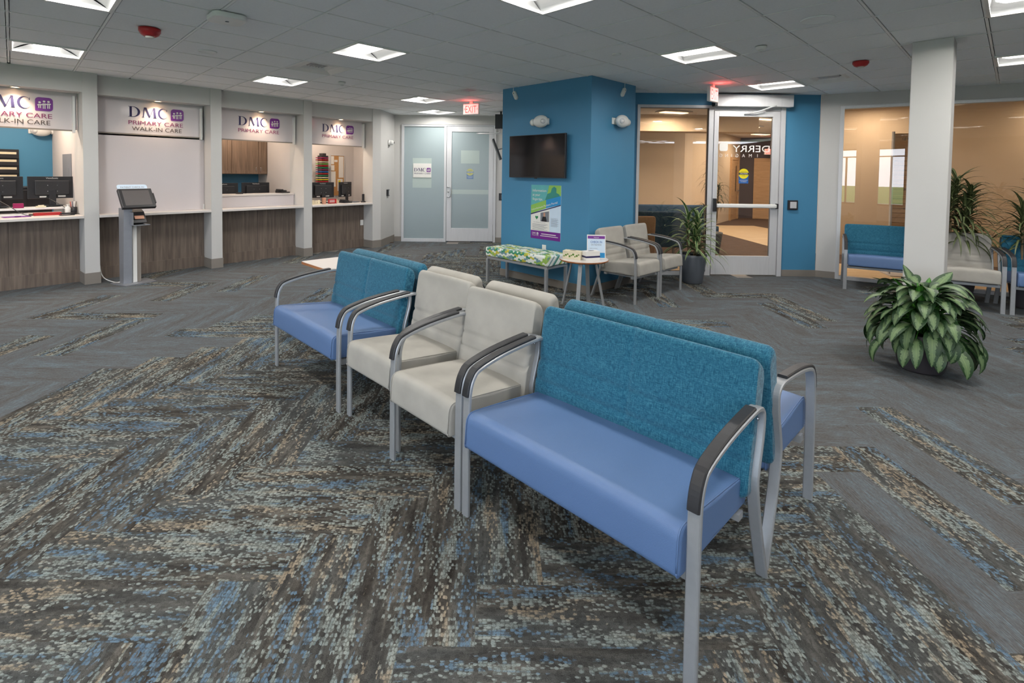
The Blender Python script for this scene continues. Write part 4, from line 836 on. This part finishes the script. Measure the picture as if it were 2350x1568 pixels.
# ---------------------------------------------------------------- rear window wall and outdoors
segs = [(-9.2, -8.9, 0), (-8.9, -6.1, 1), (-6.1, -5.8, 0), (-5.8, -2.9, 1), (-2.9, -2.4, 0), (-2.4, -.68, 1), (-.68, -.5, 0), (-.5, .40, 1), (.40, 9.75, 0)]  # two leftmost windows are unseen, added to let in more daylight
kwin = 6
for a, b, w_ in segs:
    if not w_: struct(MB().box((a, -4.65, 0), (b, -4.5, CEIL)).build('wall_rear', 'wall')); continue
    struct(MB().box((a, -4.65, 0), (b, -4.5, .55)).box((a, -4.65, 2.6), (b, -4.5, CEIL)).build('wall_rear', 'wall'))
    wr = thing('window_%d' % kwin, '', '', TR((a+b)/2, -4.55, 0)); del wr['label']; del wr['category']; struct(wr); kwin += 1; J = wr.matrix_world.inverted()
    mb = MB(); mb.box((a, -4.6, .55), (b, -4.5, .6), J).box((a, -4.6, 2.55), (b, -4.5, 2.6), J).box((a, -4.6, .6), (a+.04, -4.5, 2.55), J).box((b-.04, -4.6, .6), (b, -4.5, 2.55), J).box((a+.04, -4.58, 2.28), (b-.04, -4.52, 2.32), J)
    mb.box(((a+b)/2-.02, -4.58, .6), ((a+b)/2+.02, -4.52, 2.28), J); mb.build('frame', 'black', wr)
for nm, p, q in (('wall_left', (-9.3, -4.65), (-9.2, 2.2)),): seg_wall(nm, p, q, 'wall')
struct(MB().box((-9.35, -4.65, 0), (-9.2, 2.3, CEIL)).build('wall_left', 'wall')); struct(MB().box((9.75, -4.65, 0), (9.9, 4.9, CEIL)).build('wall_right', 'wall'))
struct(MB().box((-60, -90, -.25), (60, -4.9, -.2)).build('ground', 'grass')); struct(MB().box((-60, -22, -.2), (60, -14, -.19)).build('road', 'road')); struct(MB().box((-60, -9, -.2), (60, -7.5, -.19)).build('sidewalk', 'road'))
mb = MB()
for k in range(9): mb.lathe([(2.2-.22*k, 0), (.3, .9)], (0, 0, .8+k*.75), 12)
tag(mb.build('conifer_tree', 'bark', T=TR(-8, -30, 0)), 'dark conifer on the lawn outside, mirrored in the right window', 'tree')
t = thing('lamp_post', 'grey lamp post on the lawn outside, mirrored in the right window', 'lamp post', TR(-2.9, -15, -.2)); MB().tube([(0, 0, .25), (0, 0, 7)], .08, 8).build('pole', 'base', t); MB().lathe([(.35, 0), (.3, .5)]).build('footing', 'solid', t)
# ---------------------------------------------------------------- seating
def cushion(name, mats, par, w_, profile, crown=0, bevel=.02, seams=None, vseam=False, T=None, nx=14):
    # side profile in (y,z), swept across x; seams are dents in the front face at given z, vseam one in the middle
    xs = [-w_/2+w_*k/nx for k in range(nx+1)]
    if vseam: xs = sorted(set(xs+[-.03, -.012, 0, .012, .03]))
    xs = sorted(set([round(x, 5) for x in xs]+[round(s*(w_/2-q), 5) for s in (-1, 1) for q in (.002, .006, .012, .02, .03)]))
    cy = sum(p[0] for p in profile)/len(profile); cz = sum(p[1] for p in profile)/len(profile)
    vs = []; n = len(profile)
    for x in xs:
        e = w_/2-abs(x); inset = 0
        if e < bevel: inset = bevel*(1-math.sqrt(max(0, 1-(1-e/bevel)**2)))
        bulge = crown*(1-(2*x/w_)**4)
        for (y, z) in profile:
            dy, dz = y-cy, z-cz; L = math.hypot(dy, dz); yy = y-dy/L*inset; zz = z-dz/L*inset
            if dz > 0: zz += bulge*min(1, dz/.05)
            front = y < .165+(z-.365)*.165
            if seams and front:
                for s in seams: yy += .010*math.exp(-((z-s)/.010)**2)
            if vseam and (front or z > cz+.2): yy += .008*math.exp(-(x/.010)**2)
            vs.append((x, yy, zz))
    fs = []
    for i in range(len(xs)-1):
        for k in range(n): fs.append((i*n+k, (i+1)*n+k, (i+1)*n+(k+1) % n, i*n+(k+1) % n))
    mb = MB().add(vs, fs, True); o = len(vs)
    mb.f += [list(range(n)), [(len(xs)-1)*n+k for k in range(n-1, -1, -1)]]; mb.sm += [False, False]; mb.mi += [0, 0]
    return mb.build(name, mats, par, T=T)
def rounded(pts, r, n=4):
    out = []; m_ = len(pts)
    for i in range(m_):
        a, b, c = Vector(pts[i-1]), Vector(pts[i]), Vector(pts[(i+1) % m_]); rr = r[i] if isinstance(r, (list, tuple)) else r
        p = b+(a-b).normalized()*rr; q = b+(c-b).normalized()*rr
        for k in range(n+1):
            t = k/n; out.append(tuple((1-t)**2*p+2*t*(1-t)*b+t*t*q))
    return out
def densify(P, step=.012):
    out = []
    for i in range(len(P)):
        a, b = Vector(P[i]), Vector(P[(i+1) % len(P)]); k = max(1, int((b-a).length/step))
        out += [tuple(a+(b-a)*j/k) for j in range(k)]
    return out
FP = smooth_path([(-.315, 0), (-.315, .30), (-.312, .50), (-.305, .575), (-.285, .625), (-.245, .655), (-.10, .685), (.10, .703), (.18, .702), (.215, .685), (.225, .65), (.215, .58), (.185, .48), (.175, .42), (.19, .34), (.225, .22), (.305, 0)], 4)
def seat_unit(label, cat, group, T, W, kind):
    sm = {'blue': 'vinyl', 'grey': 'suede'}[kind]; bmt = {'blue': 'teal', 'grey': 'suede'}[kind]
    t = thing({'blue': 'waiting_loveseat', 'grey': 'waiting_chair'}[kind], label, cat, T, group)
    for s in (-1, 1):
        x = s*(W/2-.024); fr = MB().strap(FP, x, .0212, .018).build('side_frame', 'frame', t)
        pad = [(a, b) for a, b in FP if (-.33 < a < .15 and b > .535)]
        pad = [p for p in pad if not (p[0] > .14 and p[1] < .69)]
        off = []
        for i, (a, b) in enumerate(pad):
            q = pad[max(0, i-1)]; r = pad[min(len(pad)-1, i+1)]; d = Vector((r[0]-q[0], r[1]-q[1])).normalized(); off.append((a-d.y*.0155, b+d.x*.0155))
        MB().strap(off, x, .0200, .013).build('armrest', 'pad', t)
        MB().lathe([(.007, 0), (.005, .003), (.001, .003)], n=10, T=Matrix.Translation((x-s*.0, .20, .655)) @ Matrix.Rotation(PI/2, 4, 'X')).build('bolt', 'chrome', fr)
    cw = W-.105
    sp = densify(rounded([(-.355, .335), (.20, .33), (.20, .435), (-.15, .475), (-.345, .49)], [.02, .02, .03, .15, .045]), .03)
    seat = cushion('seat', sm, t, cw, sp, .012 if kind == 'grey' else .008, .016)
    for s in (-1, 1):
        L = [(s*(cw/2-.006), a, b) for a, b in sp]; MB().tube(L+[L[0]], .0028, 6).build('piping', sm, seat)
    MB().box((-cw/2-.009, -.28, .29), (cw/2+.009, -.24, .325)).box((-cw/2-.009, .10, .30), (cw/2+.009, .14, .325)).box((-cw/2+.04, -.24, .30), (-cw/2+.08, .13, .322)).box((cw/2-.08, -.24, .30), (cw/2-.04, .13, .322)).build('seat_rail', 'frame', t)
    MB().box((-cw/2+.02, -.30, .322), (cw/2-.02, .19, .334)).build('seat_board', 'black', t)
    bw = W-.055
    bp = densify(rounded([(.125, .37), (.205, .36), (.288, .835), (.212, .878), (.140, .52)], [.02, .02, .036, .036, .1]), .011)
    cushion('backrest', bmt, t, bw, bp, .004, .030, seams=(.52, .60) if (kind == 'grey' or W < .9) else (.50, .60), vseam=(kind == 'blue'))
    return t
TS = lambda uc, v, flip=0: TR(*((Vector((-.13, 2.21, 0))+dirv(GA)*uc+dirv(GA+PI/2)*v).to_tuple()[:2]), 0, GA+(PI if flip else 0))
seat_unit('nearest blue loveseat with teal back, front right of the row', 'loveseat', 'blue loveseats', TS(.5225, .335), 1.095, 'blue')
seat_unit('blue loveseat with teal back at the far left end of the front row', 'loveseat', 'blue loveseats', TS(-1.8275, .37), 1.095, 'blue')
seat_unit('beige suede chair of the front row next to the nearest loveseat', 'chair', 'beige suede chairs', TS(-.3325, .335), .60, 'grey')
seat_unit('beige suede chair of the front row next to the far left loveseat', 'chair', 'beige suede chairs', TS(-.9375, .40), .60, 'grey')
seat_unit('blue loveseat behind the nearest loveseat, facing away', 'loveseat', 'blue loveseats', TS(.51, .99, 1), 1.095, 'blue')
seat_unit('blue loveseat facing away behind the far left loveseat, mostly hidden', 'loveseat', 'blue loveseats', TS(-1.87, .995, 1), 1.095, 'blue')
seat_unit('beige chair facing away, only its top edge shows beside the rear nearest loveseat', 'chair', 'beige suede chairs', TS(-.37, .99, 1), .60, 'grey')
seat_unit('beige chair facing away, only a sliver shows behind the farther front beige chair', 'chair', 'beige suede chairs', TS(-1.015, .995, 1), .60, 'grey')
TP = lambda v, n, a=0: TRt @ TR(v, -n, 0, 0)          # against right pillar face
seat_unit('left of the two beige chairs against the right face of the blue pillar', 'chair', 'beige suede chairs', TP(.265, .37), .60, 'grey')
seat_unit('right of the two beige chairs by the blue pillar, next to the striped plant', 'chair', 'beige suede chairs', TP(.88, .37), .60, 'grey')
def WS(x0, y0, W):   # right side seats: left front foot at x0,y0 along WA
    c = Vector((x0, y0, 0))+dirv(WA)*W/2+dirv(WA+PI/2)*.32; return TR(c.x, c.y, 0, WA)
seat_unit('blue loveseat in front of the right window, half hidden by the white column', 'loveseat', 'blue loveseats', WS(4.84, 6.92, 1.095), 1.095, 'blue')
seat_unit('beige chair right of the white column, behind the leafy plant', 'chair', 'beige suede chairs', WS(5.36, 6.02, .60), .60, 'grey')
seat_unit('blue loveseat cut off by the right frame edge', 'loveseat', 'blue loveseats', WS(5.90, 5.69, 1.095), 1.095, 'blue')
# clinic seating
def clinic_seat(nm, lab, cat, x, y, a, W, mt, h=.87):
    t = thing(nm, lab, cat, TR(x, y, 0, a)); sp = densify(rounded([(-.33, .2), (.25, .2), (.25, .43), (-.33, .45)], .04), .05)
    cushion('seat', mt, t, W-.04, sp, .01, .03); bp = densify(rounded([(.16, .2), (.30, .2), (.33, h), (.22, h)], .04), .05); cushion('backrest', mt, t, W-.04, bp, 0, .03)
    for sx_ in (-1, 1):
        for y_ in (-.28, .24): MB().box((sx_*(W/2-.06)-.02, y_-.02, 0), (sx_*(W/2-.06)+.02, y_+.02, .2)).build('leg', 'frame', t)
clinic_seat('sofa', 'dark blue sofa far inside, seen through the sidelight', 'sofa', 3.95, 11.2, 0, 1.9, 'bluefab'); clinic_seat('armchair', 'tan armchair seen from behind through the sidelight', 'armchair', 2.42, 8.75, PI, .62, 'tanfab', .85)
clinic_seat('sofa', 'dark blue sofa seen from behind, inside the sidelight behind the plant', 'sofa', 3.12, 9.6, PI, .95, 'bluefab')
# tablet arm table at far left
t = thing('tablet_table', 'small white tablet table with wood edge behind the far left loveseat', 'side table', TR(*((Vector((-.13, 2.21, 0))+u_*-2.80+v_*.75).to_tuple()[:2]), 0, GA))
mb = MB(); poly = rrect(-.28, -.20, .30, .20, .03, 4); mb.prism(poly, .655, .677); mb.build('top_edge', 'edge', t); mb = MB(); mb.prism(rrect(-.275, -.195, .295, .195, .028, 4), .6772, .6795); mb.build('top', 'solid', t)
MB().box((.16, -.02, .02), (.20, .025, .654)).build('post', 'frame', t); MB().box((-.1, -.16, 0), (.25, .16, .02)).build('foot', 'frame', t)
# patterned bench
t = thing('bench', 'low bench with green and yellow wave fabric against the blue pillar', 'bench', TL_ @ TR(.75, -.25, -.035))
bp_ = densify(rounded([(-.24, .40), (.22, .40), (.22, .53), (-.24, .53)], .03), .03); cushion('seat', 'wave', t, 1.16, bp_, .006, .03)
MB().box((-.56, -.22, .365), (.56, -.19, .398)).box((-.56, .17, .365), (.56, .20, .398)).box((-.56, -.19, .365), (-.53, .17, .398)).box((.53, -.19, .365), (.56, .17, .398)).build('rail', 'frame', t)
for sx_ in (-1, 1):
    for y_ in (-.215, .18): MB().box((sx_*.545-.018, y_-.018, .035), (sx_*.545+.018, y_+.018, .366)).build('leg', 'frame', t)
# round table and what stands on it
tx, ty = 1.05, 5.86
t = thing('round_table', 'round side table with white top and wood edge at the pillar corner', 'side table', TR(tx, ty, 0))
MB().lathe([(.265, 0), (.285, .012), (.285, .022), (.001, .022)], (0, 0, .535), 48).build('top_edge', 'edge', t); MB().lathe([(.281, 0), (.281, .003), (.001, .003)], (0, 0, .5572), 48, smooth=False).build('top', 'solid', t)
for k in range(4):
    a = PI/4+k*PI/2+.35; d = Vector((math.cos(a), math.sin(a), 0)); s_ = Vector((-d.y, d.x, 0)); mb = MB(); q = []
    for z, r in ((0, .25), (.535, .14)):
        for e, f in ((-1, -1), (1, -1), (1, 1), (-1, 1)): q.append(d*(r+f*.009)+s_*e*.022+Vector((0, 0, z)))
    mb.add(q, [(0, 3, 2, 1), (4, 5, 6, 7), (0, 1, 5, 4), (1, 2, 6, 5), (2, 3, 7, 6), (3, 0, 4, 7)]); mb.build('leg', 'frame', t)
zt = .5605
t = thing('check_in_sign', 'check-in card standing on the round table in a clear holder', 'sign', TR(tx+.15, ty+.03, zt, -.12)); TI = Matrix.Rotation(.16, 4, 'Y') @ Matrix.Rotation(-.10, 4, 'X')
TI = Matrix.Rotation(-.14, 4, 'X')
MB().box((-.108, -.002, .0), (.108, .004, .275), TI).box((-.108, -.002, 0), (.108, .08, .004)).build('holder', 'paper', t)
flat(t, 'card', 'palep', [(-.1, .068), (.1, .068), (.1, .225), (-.1, .225)], -.003, TI); flat(t, 'header_band', 'purple', [(-.1, .228), (.1, .228), (.1, .262), (-.1, .262)], -.003, TI); flat(t, 'footer_band', 'cyanp', [(-.1, .006), (.1, .006), (.1, .065), (-.1, .065)], -.003, TI)
mb = MB(); text_geo(mb, 'CHECK IN', 0, .178, .026, TI, width=.135, align='CENTER', y=-.003, bold=0); mb.build('lettering', 'bluec', t)
mb = MB(); text_geo(mb, 'ON THE MOVE', 0, .148, .018, TI, width=.12, align='CENTER', y=-.003); text_geo(mb, 'TEXT IN AHEAD', -.03, .11, .009, TI, width=.09, align='CENTER', y=-.003); mb.build('lettering', 'greytext', t)
mb = MB(); text_geo(mb, 'Welcome!', 0, .237, .014, TI, width=.06, align='CENTER', y=-.003); mb.build('lettering', 'paper', t)
def tbox(nm, lab, x, y, a, w_, d_, h, mt, band=None):
    h += .02
    t = thing(nm, lab, 'box', TR(x, y, zt, a)); MB().box((-w_/2, -d_/2, 0), (w_/2, d_/2, h)).build('carton', mt, t, bevel=.002)
    MB().lathe([(.04, 0), (.001, 0)], n=20, T=Matrix.Translation((0, 0, h+.001)) @ Matrix.Scale(.4, 4, (0, 1, 0))).build('slot', 'greytext', t)
    if band: MB().box((-w_/2-.0006, -d_/2-.0006, h*.3), (w_/2+.0006, d_/2+.0006, h*.5)).build('band', band, t)
    else:
        mb = MB()
        for k in range(9): mb.lathe([(.001, 0), (.009+.004*(k % 2), 0)], n=7, T=TR(-w_/2+.02+k*.022, -d_/2-.0006, h*(.35+.25*(k % 3)/2), 0, PI/2))
        mb.build('print', 'lime', t)
tbox('tissue_box', 'cream patterned tissue box on the left of the round table', tx-.13, ty-.02, -.5, .22, .11, .075, 'cream'); tbox('mask_box', 'white mask box with dark blue band at the centre of the round table', tx+.065, ty-.09, .35, .18, .10, .085, 'paper', 'navy')
# check-in kiosk
t = thing('check_in_kiosk', 'silver patient check-in kiosk standing before the second counter', 'kiosk', TB @ TR(.28, -.30, 0, .10))
MB().prism([(-.14, -.21), (.24, -.15), (.24, .16), (-.20, .14)], 0, .012).build('base_plate', 'silver', t)
mb = MB(); q = []
for z, a in ((.012, .04), (1.02, .0)): q += [(-.105, -.07+a, z), (-.02, -.10+a, z), (.02, -.02, z), (.02, .10, z), (-.105, .10, z)]
mb.add(q, [(4, 3, 2, 1, 0), (5, 6, 7, 8, 9)]+[(i, (i+1) % 5, 5+(i+1) % 5, 5+i) for i in range(5)]); mb.build('column', 'silver', t)
MB().box((-.0, -.05, .012), (.05, .08, .80)).build('column_strip', 'white', t, bevel=.004); MB().box((.052, -.04, .012), (.10, .08, .80)).build('column_strip', 'base', t, bevel=.004)
Tsc = Matrix.Translation((.03, -.12, 1.15)) @ Matrix.Rotation(-.62, 4, 'X')
MB().box((-.195, -.02, -.15), (.195, .03, .15), Tsc).build('touchscreen_bezel', 'black', t, bevel=.006); MB().box((-.155, -.0215, -.115), (.155, -.0202, .12), Tsc).build('screen', 'screengrey', t); MB().box((.196, -.01, -.08), (.215, .025, .08), Tsc).build('card_swipe', 'black', t, bevel=.004)
MB().prism([(x, y) for x, y in rrect(-.19, .145, .16, .225, .03)], -.004, .004, Tsc @ Matrix.Rotation(PI/2, 4, 'X') @ Matrix.Scale(1, 4)).build('header_plate', 'palep', t)
mb = MB(); text_geo(mb, 'PATIENT CHECK-IN', -.015, .168, .026, Tsc, width=.27, align='CENTER', y=-.004, depth=.002); mb.build('lettering', 'greytext', t)
MB().prism([(-.06, .86), (.075, .86), (.075, .80), (-.06, .80)], 0, .0001)
mb = MB(); prof = [(-.20, .83), (-.10, .97), (-.03, 1.0), (.04, .98), (.04, .80), (-.05, .80)]
mb.add([(x, y, z) for x in (-.04, .12) for y, z in prof], [tuple(range(5, -1, -1)), tuple(range(6, 12))]+[(i, (i+1) % 6, 6+(i+1) % 6, 6+i) for i in range(6)]); mb.build('printer_housing', 'black', t, bevel=.006)
MB().box((-.045, -.20, .80), (-.0405, .04, .97)).build('side_cheek', 'silver', t)
Tk = Matrix.Translation((.04, -.165, .895)) @ Matrix.Rotation(-.62, 4, 'X'); MB().box((-.055, -.006, -.02), (.055, -.002, .03), Tk).build('label_plate', 'skin', t)
MB().box((-.04, -.24, .795), (.14, -.02, .805)).build('paper_shelf', 'silver', t)
tag(MB().tube([TB @ Vector(p) for p in smooth_path([(.012, .26, .93), (.012, .2, .6), (.02, .14, .25), (.04, .05, .07), (.12, -.15, .012), (.18, -.22, .02)])], .006, 8).build('power_cord', 'white'), 'white power cord running down the column to the kiosk base', 'cord')
# ---------------------------------------------------------------- plants
def leaf(mb, base, az, L, w_, up, droop, n=8, fold=.25, shape='oval', twist=0):
    # arching blade: starts at elevation up, bends down by droop over its length
    p = Vector(base); el = up; d = Vector((math.cos(az), math.sin(az), 0)); s = Vector((-d.y, d.x, 0)); vs = []; uv = []; st = L/n
    for k in range(n+1):
        t = k/n
        if shape == 'oval': ww = w_*max(.02, (math.sin(PI*min(1, t*.96+.04)**.8))**.75) if t < .999 else w_*.02
        else: ww = w_*max(.03, min(1, t*6+.3)*(1-t**2.2))
        tn = d*math.cos(el)+Vector((0, 0, 1))*math.sin(el); nr = -d*math.sin(el)+Vector((0, 0, 1))*math.cos(el)
        sv = (s*math.cos(twist)+nr*math.sin(twist)); nv = nr*math.cos(twist)-s*math.sin(twist)
        vs += [p-sv*ww+nv*ww*fold, p.copy(), p+sv*ww+nv*ww*fold]; uv += [(t+az, -1), (t+az, 0), (t+az, 1)]
        p = p+tn*st; el -= droop/n
    fs = []
    for k in range(n): fs += [(3*k, 3*k+1, 3*k+4, 3*k+3), (3*k+1, 3*k+2, 3*k+5, 3*k+4)]
    mb.add(vs, fs, True, uv)
rnd = random.Random(11)
def pot(t, prof, soilz, r, mt): MB().lathe(prof, n=40).build('planter', mt, t); MB().lathe([(.001, soilz), (r, soilz)], n=32).build('soil', 'soil', t)
t = thing('leafy_plant', 'big variegated leafy plant in a graphite planter, right of the seating row', 'potted plant', TR(3.47, 4.02, 0, 0))
pot(t, [(.001, .004), (.135, 0), (.15, .02), (.19, .25), (.20, .31), (.175, .31), (.165, .28)], .285, .17, 'pot')
mb = MB(); st = MB(); fr = MB(); N = 175
for k in range(N):
    az = k*2.399963+rnd.uniform(-.25, .25); lvl = rnd.random()
    if k < 12: lvl = .97
    el0 = .15+lvl*.9; R0 = .08+.20*(1-lvl)+rnd.uniform(-.02, .05); hz = .29+.36*lvl+rnd.uniform(-.05, .05)
    if lvl < .36: hz = .24+lvl*.45; R0 = .215+rnd.uniform(-.02, .07)
    base = Vector((math.cos(az)*R0, math.sin(az)*R0, hz)); L = rnd.uniform(.19, .27)
    st.tube(smooth_path([(base.x*.15, base.y*.15, .30), (base.x*.5, base.y*.5, (hz+.34)/2+.04), tuple(base)], 3), .006, 5)
    leaf(mb, base, az+rnd.uniform(-.3, .3), L, rnd.uniform(.043, .056), el0-.45 if lvl > .36 else -.35, 1.3+rnd.uniform(.0, .7), 9, .16, 'oval', rnd.uniform(-.35, .35))
for k in range(8):
    az = rnd.uniform(0, 6.28); r_ = rnd.uniform(.02, .16); leaf(fr, (math.cos(az)*r_, math.sin(az)*r_, .56), az, .19, .028, 1.25, .5, 8, .45, 'oval', rnd.uniform(-.3, .3))
for az, L, up in ((1.4, .26, .95), (2.6, .26, .5), (.3, .28, .75)): leaf(mb, (math.cos(az)*.1, math.sin(az)*.1, .62), az, L, .052, up, .3, 9, .12, 'oval', .3)
mb.build('foliage', 'agl', t, uvname='leaf'); fr.build('new_leaves', 'aglb', t, uvname='leaf'); st.build('stems', 'aglb', t, uvname='leaf')
def dracaena(x, y, label, potmt, canes, mt='dra', n=46, Lr=(.34, .52), prof=None, wl=.02, seed=1, pz=.36, dro=(1.1, 2.0)):
    global rnd
    r = random.Random(seed); t = thing('striped_plant' if mt == 'dra' else 'palm_plant', label, 'potted plant', TR(x, y, 0))
    pot(t, prof or [(.001, .004), (.125, 0), (.14, .02), (.19, .38), (.195, .42), (.175, .42), (.17, .38)], .385, .172, potmt); mb = MB(); st = MB()
    for cx, cy, z0, z1 in canes:
        st.tube([(cx*.3, cy*.3, pz), (cx*.8, cy*.8, (pz+z0)/2), (cx, cy, z1)], .014, 7)
        for k in range(n):
            f = k/n; az = k*2.39996+r.uniform(-.2, .2); z = z0+(z1-z0)*f; up = .1+1.15*f+r.uniform(-.15, .15)
            leaf(mb, (cx, cy, z), az, r.uniform(*Lr)*(1-.25*f), wl*r.uniform(.8, 1.15), up, r.uniform(*dro), 8, .22, 'strap')
    st.build('canes', 'stem', t); mb.build('foliage', mt, t, uvname='leaf'); return t
dracaena(2.86, 7.20, 'striped strap-leaved plant in a slate planter beside the glass door', 'potg', [(-.09, -.02, .50, .98), (.07, .03, .48, .92), (0, -.06, .42, .70)], seed=3, n=34, Lr=(.42, .58), wl=.026, dro=(1.0, 1.7))
dracaena(5.95, 6.40, 'tall palm behind the beige chair right of the column', 'pot', [(-.14, .0, .85, 1.40), (.16, .05, .80, 1.38), (0, -.06, .7, 1.2), (.02, .1, .9, 1.5)], 'palm', n=60, Lr=(.42, .60), seed=5, wl=.020)
dracaena(6.45, 6.02, 'second tall palm at the right frame edge behind the seats', 'pot', [(.05, .0, .8, 1.35), (-.14, -.03, .7, 1.2), (.18, 0, .7, 1.25)], 'palm', n=60, Lr=(.40, .58), seed=8, wl=.017)
tdr = dracaena(4.35, 10.0, 'tall thin tree-like plant inside the sidelight', 'potg', [(-.05, 0, 1.28, 1.75), (.12, .04, 1.0, 1.35), (-.16, .02, .7, .95)], 'palm', n=40, Lr=(.26, .40), seed=9, wl=.012, dro=(1.8, 2.8))
